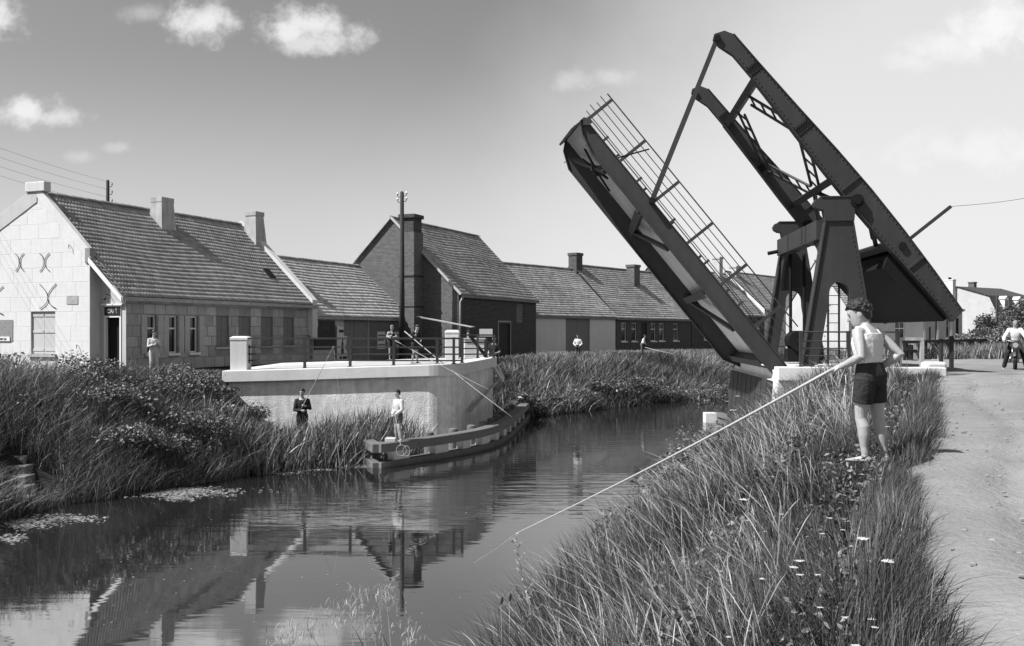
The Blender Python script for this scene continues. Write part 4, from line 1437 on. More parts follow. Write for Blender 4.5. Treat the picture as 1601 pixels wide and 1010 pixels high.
# balance frame
PS, PZ_ = -2.38, 7.97
def BPt(a, t, p): return V((PS + a * CT - p * ST, -t, PZ_ + a * ST + p * CT))
top = [(-4.66, .35), (-3.2, .46), (-1.6, .54), (0, .57), (1.6, .54), (3.4, .46), (5.2, .40), (6.45, .37)]
nose = [(6.72, .22), (6.84, -.08), (6.74, -.2), (6.45, -.2), (5.95, -.05)]
bot = [(5, -.04), (3.2, -.10), (1.4, -.17), (0, -.19), (-1.6, -.15), (-3.2, -.09), (-4.72, -.07)]
def bal_beam(t):
    poly = top + nose + bot
    mb = MB(); mb.prism(poly, .24, BPt(0, t, 0), AL, NU)
    b_ = mb.build('balance_beam', STEEL, br)
    O = BPt(0, t, 0)
    def strip(pts, name, w=.36):
        m2 = MB()
        rings = []
        for i, (a, p) in enumerate(pts):
            c0 = O + AL * a + NU * p
            up_ = NU
            rings.append([c0 + YV * (w / 2) + up_ * .014, c0 - YV * (w / 2) + up_ * .014, c0 - YV * (w / 2) - up_ * .014, c0 + YV * (w / 2) - up_ * .014])
        m2.loft(rings); m2.build(name, STEEL, b_)
    strip(top, 'flange'); strip(bot, 'flange')
    for a in (.55, -2.6):
        tp = np.interp(a, [q[0] for q in top], [q[1] for q in top]); bt = np.interp(a, [q[0] for q in bot[::-1]], [q[1] for q in bot[::-1]])
        for sy in (-1, 1):
            m2 = MB(); m2.beam(O + AL * a + NU * (tp - .01) + YV * (.15 * sy), O + AL * a + NU * (bt + .01) + YV * (.15 * sy), .05, .07, up=AL); m2.build('stiffener', STEEL, b_)
    for a in (5.2, 2.8):
        tp = np.interp(a, [q[0] for q in top], [q[1] for q in top]); bt = np.interp(a, [q[0] for q in bot[::-1]], [q[1] for q in bot[::-1]])
        for sy in (-1, 1):
            m2 = MB(); m2.beam(O + AL * a + NU * (tp - .02) + YV * (.126 * sy), O + AL * a + NU * (bt + .02) + YV * (.126 * sy), .30, .012, up=YV); m2.build('splice_plate', STEELD, b_)
    m2 = MB(); m2.tube([BPt(-1.95, t - .2, .2), BPt(-1.95, t + .2, .2)], .12, 10); m2.build('pin', STEELD, b_)
    return b_
bal_beam(0); bal_beam(BWD)
def rivets(parent, pts, nrm, r=.022):
    mb = MB()
    for p in pts:
        mb.ball(p, (r, r, r), 5, 3)
    o = mb.build('rivets', STEEL, parent)
    o['kind'] = 'stuff'
rv = []
for row, off in ((top, -.06), (bot, .06)):
    aa, pp_ = [q[0] for q in row], [q[1] for q in row]
    if aa[0] > aa[-1]: aa, pp_ = aa[::-1], pp_[::-1]
    for a in np.arange(-4.5, 5.9, .16):
        rv.append(BPt(float(a), -.125, float(np.interp(a, aa, pp_)) + off))
for a in (5.09, 5.31, 2.69, 2.91):
    for p_ in np.arange(-.02, .42, .09): rv.append(BPt(a, -.14, float(p_)))
rivets([c for c in br.children if c.name.startswith('balance_beam')][0], rv, YV)
rv = []
for (p0, p1) in (((-.80, 2.95), (-1.50, 7.3)), ((-2.92, 2.95), (-2.20, 7.3)), ((-1.28, 3.0), (-1.60, 4.9)), ((-2.44, 3.0), (-2.12, 4.9))):
    for k in range(int(math.hypot(p1[0] - p0[0], p1[1] - p0[1]) / .16)):
        t_ = k * .16 / math.hypot(p1[0] - p0[0], p1[1] - p0[1])
        rv.append(V((p0[0] + (p1[0] - p0[0]) * t_, .152, p0[1] + (p1[1] - p0[1]) * t_)))
rivets([c for c in br.children if c.name.startswith('portal_tower')][0], rv, YV)
for t in (0, BWD):
    mb = MB()
    p, q = BPt(6.67, t, -.10), LPt(6.67, t, -.10)
    mb.beam(p, q, .07, .15, up=(1, 0, 0))
    hr = mb.build('hanger_bar', STEEL, br)
    for c in (p, q):
        m2 = MB(); m2.tube([c + V((0, -.2, 0)), c + V((0, .2, 0))], .10, 10); m2.build('pin', STEELD, hr)
def lattice(a, t, b, t2, p=.15, w=.50, n=5):
    A, B = BPt(a, t, p), BPt(b, t2, p)
    d = (B - A).normalized()
    sd_ = d.cross(NU).normalized()
    mb = MB()
    mb.beam(A + sd_ * w / 2, B + sd_ * w / 2, .07, .07, up=NU)
    mb.beam(A - sd_ * w / 2, B - sd_ * w / 2, .07, .07, up=NU)
    for k in range(n):
        c = A + (B - A) * ((k + .5) / n)
        mb.beam(c + sd_ * w / 2, c - sd_ * w / 2, .06, .05, up=NU)
    mb.build('lattice_brace', STEEL, br)
for a in (4.95, .95):
    mb = MB(); mb.beam(BPt(a, .1, .15), BPt(a, 6.9, .15), .22, .30, up=NU); mb.build('cross_girder', STEEL, br)
lattice(4.8, 2.6, 2.75, .2); lattice(4.8, 4.4, 2.75, 6.8)
lattice(2.75, .2, .95, 3.3); lattice(2.75, 6.8, .95, 3.7)
for (a, t, b, t2) in ((.9, 3.4, -.6, .2), (.9, 3.6, -.6, 6.8), (-.6, .2, -2.0, 2.4), (-.6, 6.8, -2.0, 4.6), (-.6, .3, -1.4, 1.6)):
    mb = MB(); mb.beam(BPt(a, t, .12), BPt(b, t2, .12), .12, .10, up=NU); mb.build('diagonal_brace', STEEL, br)
mb = MB(); mb.beam(BPt(-1.75, .1, .05), BPt(-1.75, 6.9, .05), .20, .34, up=NU); mb.build('cross_girder', STEEL, br)
# ballast box of the counterweight
mb = MB()
poly = [(-1.95, .30), (-1.95, -.25), (-2.15, -.60), (-4.35, -.50), (-4.6, -.2), (-4.6, .28)]
mb.prism(poly, BWD - .36, BPt(0, BWD / 2, 0), AL, NU)
cw = mb.build('counterweight', STEELD, br, bevel=.015)
random.seed(5)
for k in range(14):
    t = .4 + (BWD - .8) * k / 13; a = -2.0 + .05 * math.sin(k * 3)
    c = BPt(a, t, .12); m2 = MB(); m2.ball(c, (.16 + .06 * random.random(), .2, .14), 7, 5); m2.build('ballast_stone', STEELD, cw)
p, q = BPt(-1.95, .1, .5), V((-5.28, -.1, 7.8))
mb = MB(); mb.beam(p, q, .10, .10); mb.build('control_arm', STEEL, br)
cbl = MB(); R_ = Matrix.Rotation(math.atan2(EB.y, EB.x), 3, 'Z')
qa = HB + R_ @ q
qb = at(1680, 292, 36)
cbl.tube([qa + (qb - qa) * k / 8 - V((0, 0, .12 * math.sin(PI * k / 8))) for k in range(9)], .007, 5)
tag(cbl.build('stay_cable', IRON), 'thin cable running right from the tip of the control arm', 'cable')

# right abutment
abr = empty('bridge_abutment', HB, math.atan2(EB.y, EB.x), 'white concrete abutment under the bridge hinge on the grassy bank', 'abutment')
mb = MB()
vs = []
for z, e in ((-1.0, .28), (2.45, 0)):
    vs += [V((.22 + e, 1.15 + e, z)), V((-4.6, 1.15 + e, z)), V((-4.6, -8.2, z)), V((.22 + e, -8.2, z))]
mb.add(vs, [(0, 1, 2, 3), (7, 6, 5, 4), (0, 4, 5, 1), (1, 5, 6, 2), (2, 6, 7, 3), (3, 7, 4, 0)])
mb.build('concrete_wall', CONC, abr, bevel=.04)
for k in range(17):      # dark boards added so the canal face reads as deep shade
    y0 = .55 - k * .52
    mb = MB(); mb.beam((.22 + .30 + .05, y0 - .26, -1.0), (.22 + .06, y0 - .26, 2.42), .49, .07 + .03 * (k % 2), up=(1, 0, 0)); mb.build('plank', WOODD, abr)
MB().box((-4.7, -8.25, 2.45), (.14, 1.05, 2.74)).build('deck', CONC, abr)
MB().box((-4.7, .56, 2.45), (.2, 1.24, 2.86)).build('coping', WHITE, abr, bevel=.025)
MB().box((-3.2, .1, 2.742), (-1.1, .5, 2.90)).build('kerb_stone', WHITE, abr, bevel=.03)
MB().box((-8.5, -8.2, 2.5), (-4.7, .6, 2.66)).build('approach', ROAD, abr)
rl = empty('abutment_railing', HB, math.atan2(EB.y, EB.x), 'iron railing on the white abutment in front of the portal', 'railing')
for z, r in ((3.92, .028), (3.64, .02), (3.42, .02), (3.2, .02)):
    mb = MB(); mb.tube([(-.55, .85, z), (-3.4, .85, z)], r, 6); mb.build('rail', STEEL, rl)
for s_ in (-.55, -1.95, -3.4):
    mb = MB(); mb.box((s_ - .05, .8, 2.86), (s_ + .05, .9, 3.95)); mb.build('post', STEEL, rl)
# dark timber uprights and a pale frame at the near right corner of the bridge
gt = empty('barrier_post', HB + EB * -4.6 + V((.083, .9966, 0)) * .6, math.atan2(EB.y, EB.x), 'pale and dark timber barrier posts right of the portal', 'barrier')
gt.location.z = 2.6
for x0, x1, z1, m_ in ((-.02, .08, 1.05, WOODL), (.66, .76, 1.05, WOODL), (-.92, -.83, 1.2, WOODD), (-.60, -.52, 1.1, WOODD)):
    MB().box((x0, -.08, 0), (x1, .08, z1)).build('post', m_, gt)
MB().box((-.02, -.06, 1.052), (.76, .06, 1.15)).build('top_bar', WOODL, gt)
MB().box((-1.0, -.1, .06), (.9, .1, .18)).build('sill_beam', WOODD, gt)
mb = MB(); mb.box((-.3, -.28, 0), (.32, .28, .42)); mb = mb.build('kerb_block', CONC, None, bevel=.08); mb.location = (13.0, 30.6, 2.58)
tag(mb, 'low white stone block at the road edge beside the bridge', 'stone block')

# ------------------------------------------------------------------ picket fender fence beyond the road
pf = empty('picket_fence', (17, 45, 2.6), 0, 'low dark timber fence of stout pickets beyond the road', 'fence')
pf.location = (0, 0, 0)
A, B = onz(1408, 566, 2.55), onz(1560, 563, 2.55)
A = V((17.2, 44, 2.55)); B = V((29.5, 60, 2.55))
n = 26
for k in range(n + 1):
    c = A + (B - A) * (k / n)
    h = random.uniform(.8, .95)
    MB().box((c.x - .12, c.y - .1, 2.45), (c.x + .12, c.y + .1, 2.55 + h)).build('picket', WOODD if k % 3 else WOODL, pf)
for z in (.5, .93):
    MB().beam(A + V((0, -.14, z)), B + V((0, -.14, z)), .08, .14).build('rail', WOODD, pf)

# ------------------------------------------------------------------ telegraph poles and wires
def pole(x, y, zb, zt, ins, label, r=.12):
    p = empty('telegraph_pole', (x, y, zb), 0, label, 'telegraph pole')
    h = zt - zb
    MB().tube([(0, 0, 0), (0, 0, h * .5), (0, 0, h - .08), (0, 0, h)], [r * 1.2, r, r * .78, r * .4], 10).build('shaft', TRUNKW, p, smooth=True)
    for (dx, z) in ins:
        mb = MB(); mb.tube([(0, 0, h - z - .12), (dx * .8, 0, h - z - .12), (dx, 0, h - z - .05), (dx, 0, h - z)], .02, 6); b = mb.build('bracket', IRON, p)
        mb = MB(); mb.tube([(dx, 0, h - z), (dx, 0, h - z + .07), (dx, 0, h - z + .13)], [.05, .055, .025], 8); mb.build('insulator', PORC, b)
    return p
pp1 = at(168, 281, 58)
pole(pp1.x, pp1.y, GL, pp1.z, [(.25, .3), (.25, .75), (.25, 1.25), (.25, 1.7)], 'telegraph pole rising behind the café ridge')
pp2 = at(628, 299, 55.5)
pole(pp2.x, pp2.y, GL, pp2.z, [(.25, .15), (-.25, .2), (.25, .45), (-.25, .5)], 'tall telegraph pole standing before the brick chimney stack', r=.14)
for k in range(4):
    a = V((pp1.x + .25, pp1.y, pp1.z - .3 - .45 * k + .12)); b = at(-260, 130 + 18 * k, 34)
    mb = MB(); mb.tube([a + (b - a) * i / 10 - V((0, 0, .25 * math.sin(PI * i / 10))) for i in range(11)], .006, 4)
    tag(mb.build('telegraph_wire', IRON), 'thin telegraph wire running left from the pole behind the café', 'wire', 'wires on the café pole')
# ------------------------------------------------------------------ people
def ring(c, X, Y, rx, ry, n=14, pw=1.0):
    return [c + X * (rx * math.copysign(abs(math.cos(2 * PI * k / n)) ** pw, math.cos(2 * PI * k / n))) + Y * (ry * math.copysign(abs(math.sin(2 * PI * k / n)) ** pw, math.sin(2 * PI * k / n))) for k in range(n)]

TORSO = [(.455, .03, .035, 0), (.475, .060, .070, -.004), (.50, .068, .086, -.006), (.535, .070, .092, -.006), (.575, .062, .083, -.002), (.61, .056, .076, .002),
         (.65, .058, .080, .004), (.70, .064, .092, .004), (.745, .066, .099, .0), (.785, .060, .096, -.006), (.812, .048, .080, -.010), (.832, .036, .052, -.010), (.85, .031, .033, -.006), (.885, .030, .031, .004)]

def limb(mb, pts, rad, n=12):
    """smooth tapering limb through joints with intermediate stations"""
    P = [V(p) for p in pts]
    mb.tube(P, rad, n)

def lerp(a, b, t): return a + (b - a) * t

def hand(mb, wrist, d, pn, H, curl=.6, spread=.25, side=1):
    """palm with four fingers and a thumb. d: pointing direction, pn: palm normal (fingers curl towards it)"""
    d = d.normalized(); pn = (pn - d * pn.dot(d)).normalized()
    w = d.cross(pn).normalized() * side
    s = H * .106
    pc0, pc1 = wrist + d * s * .05, wrist + d * s * .52
    mb.loft([ring(wrist - d * s * .1, w, pn, s * .16, s * .13, 10), ring(pc0 + d * s * .1, w, pn, s * .2, s * .12, 10), ring(lerp(pc0, pc1, .6), w, pn, s * .235, s * .11, 10), ring(pc1, w, pn, s * .22, s * .085, 10)])
    for i, (off, ln) in enumerate(((.165, .42), (.055, .47), (-.055, .44), (-.16, .34))):
        b = pc1 + w * (off * s) - d * s * .08
        r = s * .058
        pts, a = [b], 0.0
        for k in range(3):
            a += curl * (0.55 if k == 0 else .85)
            dd = d * math.cos(a) + pn * math.sin(a) + w * (off * spread)
            pts.append(pts[-1] + dd * (ln * s * (.45, .33, .24)[k]))
        mb.tube(pts, [r, r * .95, r * .88, r * .7], 7)
    b = wrist + d * s * .18 + w * s * .17
    pts = [b, b + (d * .6 + w * .7 + pn * .25).normalized() * s * .22, b + (d * .6 + w * .7 + pn * .25).normalized() * s * .22 + (d * .8 + w * .1 + pn * .6).normalized() * s * .2]
    mb.tube(pts, [s * .085, s * .07, s * .05], 7)

def person(name, loc, yaw, H, label, pose=None, shirt=None, trousers=None, shoes=None, hair=HAIR, skin=SKIN, vox=.014, sleeve='short', legs='long', hat=None,
           headyaw=0.0, headpitch=0.0, lean=0.0, skirt=False, tank=False, sidebend=0.0, group=None, apron=None, hunch=0.0, bulk=1.0, tbulk=1.0, headk=None):
    """local frame: +x forward, +y left, z up; pose values in fractions of the height H"""
    p = dict(hipL=(0, .052, .505), hipR=(0, -.052, .505), kneeL=(.02, .056, .28), kneeR=(.02, -.056, .28), ankL=(-.01, .058, .045), ankR=(-.01, -.058, .045),
             elbL=(-.02, .135, .62), elbR=(-.02, -.135, .62), wriL=(.05, .14, .48), wriR=(.05, -.14, .48), footL=0.0, footR=0.0, pelvis=(0, 0, 0))
    p.update(pose or {})
    root = empty(name, loc, yaw, label, 'person', group)
    S = lambda q: V(q) * H
    dp = V(p['pelvis'])
    def bend(q):      # spine: lean forward above the hips
        q = V(q)
        z = q.z - .50
        if z <= 0: return (q + dp) * H
        a = lean * min(1, z / .12) + hunch * max(0, z - .15)
        x = q.x * math.cos(a) + z * math.sin(a)
        zz = z * math.cos(a) - q.x * math.sin(a)
        return (V((x, q.y + sidebend * z, .50 + zz)) + dp) * H
    def tors(scale, z0, z1, extra=0.0):
        rings = []
        zs = [t for t in TORSO if z0 <= t[0] <= z1]
        for (z, rx, ry, cx) in zs:
            c = bend((cx, 0, z)); c2 = bend((cx, 0, z + .01))
            up = (c2 - c).normalized()
            Y = V((0, 1, 0)); X = Y.cross(up).normalized()
            tb = tbulk if z < .80 else 1
            rings.append(ring(c, X, Y, rx * H * scale * tb + extra * H, ry * H * scale * tb + extra * H, 16, .9))
        return rings
    body = MB()
    body.loft(tors(1, 0, 1))
    sh = {}
    for sd_, sg_ in (('L', 1), ('R', -1)):
        hip, kn, an = (V(p['hip' + sd_]) + dp) * H, S(p['knee' + sd_]), S(p['ank' + sd_])
        if 'pelvis' in (pose or {}) and 'knee' + sd_ not in (pose or {}): kn = kn + dp * H * .5
        fdir = V((math.cos(p['foot' + sd_]), math.sin(p['foot' + sd_]), 0))
        back = -fdir
        limb(body, [hip + V((0, 0, .02 * H)), lerp(hip, kn, .3), lerp(hip, kn, .65), lerp(hip, kn, .93), lerp(kn, an, .08), lerp(kn, an, .28) + back * .010 * H, lerp(kn, an, .5) + back * .007 * H, lerp(kn, an, .8), an, an - V((0, 0, .03 * H))],
             [k_ * H * bulk for k_ in (.056, .053, .043, .034, .032, .036, .033, .022, .020, .022)])
        # foot
        body.loft([ring(an + fdir * (q * H) + V((0, 0, zz * H)) - V((0, 0, .028 * H)), V((-fdir.y, fdir.x, 0)), V((0, 0, 1)), w_ * H, h_ * H, 10) for q, zz, w_, h_ in ((-.032, -.001, .014, .014), (-.015, .002, .021, .02), (.03, 0, .023, .021), (.07, -.006, .026, .014), (.10, -.009, .022, .010), (.115, -.011, .010, .006))])
        shd = bend((-.008, sg_ * .098, .80)); el, wr = bend(p['elb' + sd_]) if p.get('bendarms') else S(p['elb' + sd_]), bend(p['wri' + sd_]) if p.get('bendarms') else S(p['wri' + sd_])
        sh[sd_] = (shd, el, wr)
        limb(body, [bend((-.008, sg_ * .062, .803)), shd, lerp(shd, el, .3), lerp(shd, el, .7), el, lerp(el, wr, .25), lerp(el, wr, .6), wr], [k_ * H * (1 + (bulk - 1) * .8) for k_ in (.034, .036, .033, .027, .024, .027, .022, .0165)])
        fd = (wr - el).normalized()
        hd_ = V(p.get('hdir' + sd_, fd)); hn = V(p.get('hnrm' + sd_, (0, -sg_, 0)))
        hand(body, wr, hd_, hn, H, p.get('curl' + sd_, .55), side=p.get('hside' + sd_, sg_))
    # head
    nb = bend((.004, 0, .875 if headk is None else .838)); up0 = (bend((0, 0, .875)) - bend((0, 0, .80))).normalized()
    hh = H * (headk or (.148 if H < 1.4 else .138))
    hy, hp = headyaw, headpitch + lean * .35
    fw = V((math.cos(hy) * math.cos(hp), math.sin(hy) * math.cos(hp), -math.sin(hp)))
    lf = V((-math.sin(hy), math.cos(hy), 0))
    upv = fw.cross(lf)
    hc = nb + up0 * hh * .12 + upv * hh * .42 + fw * hh * .03
    def hp_(x, y, z): return hc + fw * (x * hh) + lf * (y * hh) + upv * (z * hh)
    body.tube([bend((-.006, 0, .835)), nb, hp_(-.08, 0, -.1)], [.034 * H, .030 * H, .030 * H], 12)
    prof = [(-.50, .17, .10, .09), (-.46, .15, .19, .15), (-.38, .11, .26, .21), (-.25, .06, .33, .26), (-.10, .015, .39, .295), (.06, -.015, .42, .315), (.20, -.03, .43, .32), (.33, -.035, .385, .295), (.43, -.035, .28, .22), (.49, -.035, .12, .1)]
    body.loft([ring(hp_(cx, 0, z), fw, lf, rx * hh, ry * hh, 16) for z, cx, rx, ry in prof])
    body.tube([hp_(.39, 0, .09), hp_(.45, 0, -.04), hp_(.475, 0, -.11), hp_(.36, 0, -.13)], [.035 * hh, .045 * hh, .058 * hh, .05 * hh], 8)
    body.ball(hp_(.36, .0, .13), (.06 * hh, .2 * hh, .035 * hh), 8, 6, (fw, lf, upv))
    body.ball(hp_(.355, 0, -.235), (.05 * hh, .10 * hh, .028 * hh), 8, 6, (fw, lf, upv))
    body.ball(hp_(.345, 0, -.30), (.05 * hh, .09 * hh, .028 * hh), 8, 6, (fw, lf, upv))
    for sg_ in (-1, 1):
        body.ball(hp_(-.02, sg_ * .315, -.02), (.085 * hh, .03 * hh, .13 * hh), 8, 6, (fw, lf, upv))
    bo = remesh(body, 'body', skin, root, vox)
    ey = MB()
    for sg_ in (-1, 1):
        ey.ball(hp_(.355, sg_ * .125, .025), (.03 * hh, .055 * hh, .026 * hh), 8, 6, (fw, lf, upv))
        ey.ball(hp_(.385, sg_ * .14, .115), (.02 * hh, .08 * hh, .018 * hh), 8, 6, (fw, lf, upv))
    ey.build('eyes', HAIR, root)
    # hair
    hm = MB()
    rr = random.Random(hash(name) % 1000 + int(H * 1000))
    hm.loft([ring(hp_(cx, 0, z), fw, lf, rx * hh, ry * hh, 16) for z, cx, rx, ry in ((-.30, -.30, .10, .16), (-.20, -.24, .20, .25), (-.06, -.19, .28, .31), (.06, -.14, .35, .35), (.2, -.09, .41, .37), (.30, -.05, .43, .365), (.42, -.03, .40, .32), (.50, -.03, .28, .24), (.56, -.03, .14, .12))])
    if H * 1 > 0 and hair is not None:
        nn = 230 if vox < .01 else 26
        for k in range(nn):
            th = rr.uniform(-PI, PI); ph = rr.uniform(-.35, 1.35)
            x, y, z = math.cos(th) * math.cos(ph), math.sin(th) * math.cos(ph), math.sin(ph)
            if (x > .45 and z < .45) or (x > -.3 and z < .16): continue
            r_ = (rr.uniform(.045, .085) if vox < .01 else .09) * hh
            q_ = rr.uniform(.92, 1.1) if vox < .01 else 1
            hm.ball(hp_(-.035 + x * .46 * q_, y * .37 * q_, .12 + z * .44 * q_), (r_, r_, r_ * .8), 6, 5, (fw, lf, upv))
        remesh(hm, 'hair', hair, root, .005 if vox < .01 else vox * .8, 1)
    if hat == 'cap':
        ct = MB(); ct.loft([ring(hp_(-.03, 0, z), fw, lf, rx * hh, ry * hh, 16) for z, rx, ry in ((.22, .46, .37), (.28, .50, .42), (.42, .50, .43), (.54, .36, .32), (.57, .1, .1))])
        ct.ball(hp_(.40, 0, .25), (.2 * hh, .25 * hh, .03 * hh), 10, 5, (fw, lf, upv)); ct.build('cap', CLD, root, True)
    # clothes
    if shirt is not None:
        c = MB()
        c.loft(tors(1.08, .56 if not tank else .585, .815 if not tank else .80, .003))
        if not tank:
            for sd_ in 'LR':
                a, b, w = sh[sd_]; sg_ = 1 if sd_ == 'L' else -1
                if sleeve == 'short':
                    c.tube([bend((-.008, sg_ * .06, .80)), a, lerp(a, b, .35), lerp(a, b, .72)], [.042 * H, .045 * H, .043 * H, .041 * H], 12)
                else:
                    c.tube([bend((-.008, sg_ * .06, .80)), a, lerp(a, b, .5), b, lerp(b, w, .4), lerp(b, w, .92)], [.042 * H, .046 * H, .04 * H, .036 * H, .034 * H, .028 * H], 12)
        else:
            for sg_ in (-1, 1):
                c.tube([bend((.045, sg_ * .05, .775)), bend((.02, sg_ * .052, .832)), bend((-.03, sg_ * .05, .83)), bend((-.055, sg_ * .048, .79))], .017 * H, 8)
        remesh(c, 'shirt', shirt, root, vox, 2)
    if trousers is not None:
        c = MB()
        if skirt:
            b0 = bend((0, 0, .60))
            c.loft([ring((V((0, 0, z)) + dp * 1) * H, V((1, 0, 0)), V((0, 1, 0)), rx * H, ry * H, 16) for z, rx, ry in ((.60, .066, .088), (.54, .085, .105), (.42, .10, .115), (.28, .115, .125), (.26, .10, .11))])
        else:
            c.loft(tors(1.07, .455, .615, .004))
            for sd_ in 'LR':
                hip, kn, an = (V(p['hip' + sd_]) + dp) * H, S(p['knee' + sd_]), S(p['ank' + sd_])
                if 'pelvis' in (pose or {}) and 'knee' + sd_ not in (pose or {}): kn = kn + dp * H * .5
                if legs == 'short':
                    c.tube([hip + V((0, 0, .015 * H)), lerp(hip, kn, .25), lerp(hip, kn, .64)], [.063 * H * bulk, .061 * H * bulk, .057 * H * bulk], 14)
                else:
                    c.tube([hip + V((0, 0, .015 * H)), lerp(hip, kn, .4), kn, lerp(kn, an, .5), lerp(kn, an, .93)], [.062 * H, .056 * H, .045 * H, .044 * H, .04 * H], 14)
        remesh(c, 'skirt' if skirt else ('shorts' if legs == 'short' else 'trousers'), trousers, root, vox, 2)
    if tank:
        bl = MB(); bl.loft(tors(1.09, .605, .62, .006) or tors(1.1, .575, .65)) if len(tors(1.09, .60, .66)) > 1 and False else None
    if shoes is not None:
        for sd_ in 'LR':
            c = MB(); an = S(p['ank' + sd_]); f_ = p['foot' + sd_]; fdir = V((math.cos(f_), math.sin(f_), 0))
            c.loft([ring(an + fdir * (q * H) + V((0, 0, zz * H)) - V((0, 0, .030 * H)), V((-fdir.y, fdir.x, 0)), V((0, 0, 1)), w_ * H, h_ * H, 10) for q, zz, w_, h_ in ((-.040, 0, .016, .014), (-.025, .0, .025, .017), (.02, -.002, .027, .017), (.07, -.005, .030, .013), (.105, -.008, .026, .010), (.125, -.010, .012, .007))])
            c.build('shoe', shoes, root, True)
    return root, sh

def rod(name, a, b, r0, r1, label, cat='fishing rod', m=CANE, line_to=None):
    a, b = V(a), V(b)
    n = 10
    mb = MB(); mb.tube([a + (b - a) * (k / n) - V((0, 0, .03 * math.sin(PI * k / n) * (b - a).length * .3)) for k in range(n + 1)], [r0 + (r1 - r0) * k / n for k in range(n + 1)], 7)
    o = mb.build(name, m, None, smooth=True)
    tag(o, label, cat)
    if line_to is not None:
        l = MB(); l.tube([b, lerp(b, V(line_to), .5) - V((0, 0, .05)), V(line_to)], .0025, 4); l.build('fishing_line', CANE, o)
    return o

# --- the boy on the bank -------------------------------------------------
BH = 1.60
bx0, by0 = 3.56, 9.85
bz0 = gh(bx0, by0) + .01
byaw = math.atan2(.80, -.60)
# left hand forward on the rod, right arm bent back with the hand at the hip
boy, bsh = person('person', (bx0, by0, bz0), byaw, BH, 'boy in white tank top and dark shorts holding a long cane on the bank',
    pose=dict(kneeL=(.030, .058, .285), ankL=(-.005, .062, .045), kneeR=(-.005, -.066, .285), ankR=(-.05, -.075, .045), footL=.15, footR=-.2,
              elbL=(-.035, .145, .655), wriL=(.135, .105, .588), elbR=(-.105, -.165, .665), wriR=(.03, -.115, .57), hdirL=(.9, -.15, -.12), hnrmL=(.1, -.6, -.8), curlL=.95, hdirR=(.8, .2, -.5), hnrmR=(.2, .9, .1), curlR=.6),
    shirt=CLW, trousers=CLD, shoes=SANDAL, hair=HAIR, skin=SKIN, vox=.0075, tank=True, bulk=1.1, tbulk=1.09, headk=.162, legs='short', headyaw=.62, headpitch=.32, lean=.05, hunch=.35)
bm_ = Matrix.Translation((bx0, by0, bz0)) @ Matrix.Rotation(byaw, 4, 'Z')
hw = bm_ @ (bsh['L'][2] + V((.06 * BH, -.01 * BH, -.012 * BH)))
tipp = at(806, 834, 12.6)
dr_ = (tipp - hw).normalized()
rod('fishing_rod', hw - dr_ * .10, tipp, .017, .005, 'long pale cane rod held by the boy in the tank top')
l = MB(); l.tube([tipp, lerp(tipp, at(760, 870, 12.9), .6), onz(740, 880, .0)], .0018, 4); tag(l.build('fishing_line', CANE), 'thin fishing line hanging from the long cane rod', 'fishing line')

# --- the man by the café ---------------------------------------------------
c = at(240, 520, 36.2)
person('person', (c.x, c.y, GL - .05), math.radians(-60), 1.56, 'man in a light coat standing by the café windows, hands raised to his chin',
    pose=dict(elbL=(.05, .12, .64), wriL=(.13, .03, .76), elbR=(.04, -.13, .63), wriR=(.14, -.03, .68), curlL=1.0, curlR=1.0), shirt=CLL, trousers=CLL, shoes=LEATH, sleeve='long', headyaw=.7, headpitch=.1)
# --- two boys on the platform ----------------------------------------------
c = at(612, 520, 34.55)
p1, s1 = person('person', (c.x, c.y, 2.96), math.radians(-80), 1.18, 'fair boy standing on the lower rail and leaning over the platform railing',
    pose=dict(elbL=(.12, .14, .68), wriL=(.17, .02, .66), elbR=(.06, -.15, .66), wriR=(.17, -.06, .70), curlL=1, curlR=1), shirt=CLD, trousers=CLD, shoes=LEATH, hair=HAIRL, legs='short', tank=True, headpitch=.3, lean=.22)
m1 = Matrix.Translation((c.x, c.y, 2.96)) @ Matrix.Rotation(math.radians(-80), 4, 'Z')
a = at(604, 525, 34.35); b = at(770, 612, 33.0)
rod('fishing_rod', a, b, .016, .006, 'pale cane held over the railing by the fair boy')
c = at(648, 520, 35.6)
person('person', (c.x, c.y, float(ztop(c.x)) + .01), math.radians(-35), 1.36, 'boy in dark shirt and shorts angling with a cane beside the platform railing',
    pose=dict(elbL=(.10, .13, .66), wriL=(.20, .02, .60), elbR=(-.06, -.17, .70), wriR=(.06, -.10, .74), curlL=1, curlR=1, ankL=(.03, .07, .045), ankR=(-.05, -.05, .045)), shirt=CLD, trousers=CLD, shoes=LEATH, legs='short', sleeve='long', headpitch=.35, lean=.15, headyaw=-.2)
a = at(632, 518, 35.2); b = at(800, 652, 32.2)
rod('fishing_rod', a, b, .018, .006, 'long pale cane slanting from the dark shirted boy down to the fender')
# --- angler among the reeds --------------------------------------------------
c = at(472, 610, 31.0)
zf = 2.12 - 1.68
person('person', (c.x, c.y, zf), math.radians(-75), 1.68, 'angler in a dark jacket standing among the reeds below the platform',
    pose=dict(elbL=(.03, .14, .64), wriL=(.13, .05, .70), elbR=(.04, -.14, .62), wriR=(.14, -.02, .62), curlL=1, curlR=1), shirt=CLD, trousers=CLD, shoes=LEATH, hair=HAIR, sleeve='long', headyaw=-.4, headpitch=.1, lean=.04)
a = at(470, 640, 30.75); b = at(521, 541, 30.0)
rod('fishing_rod', a, b, .014, .006, 'thin dark rod raised by the angler in the reeds', m=WOODL)
l = MB(); l.tube([b, at(532, 640, 28.8), onz(540, 745, 0)], .002, 4); tag(l.build('fishing_line', CANE), 'fine line falling from the raised dark rod to the water', 'fishing line')
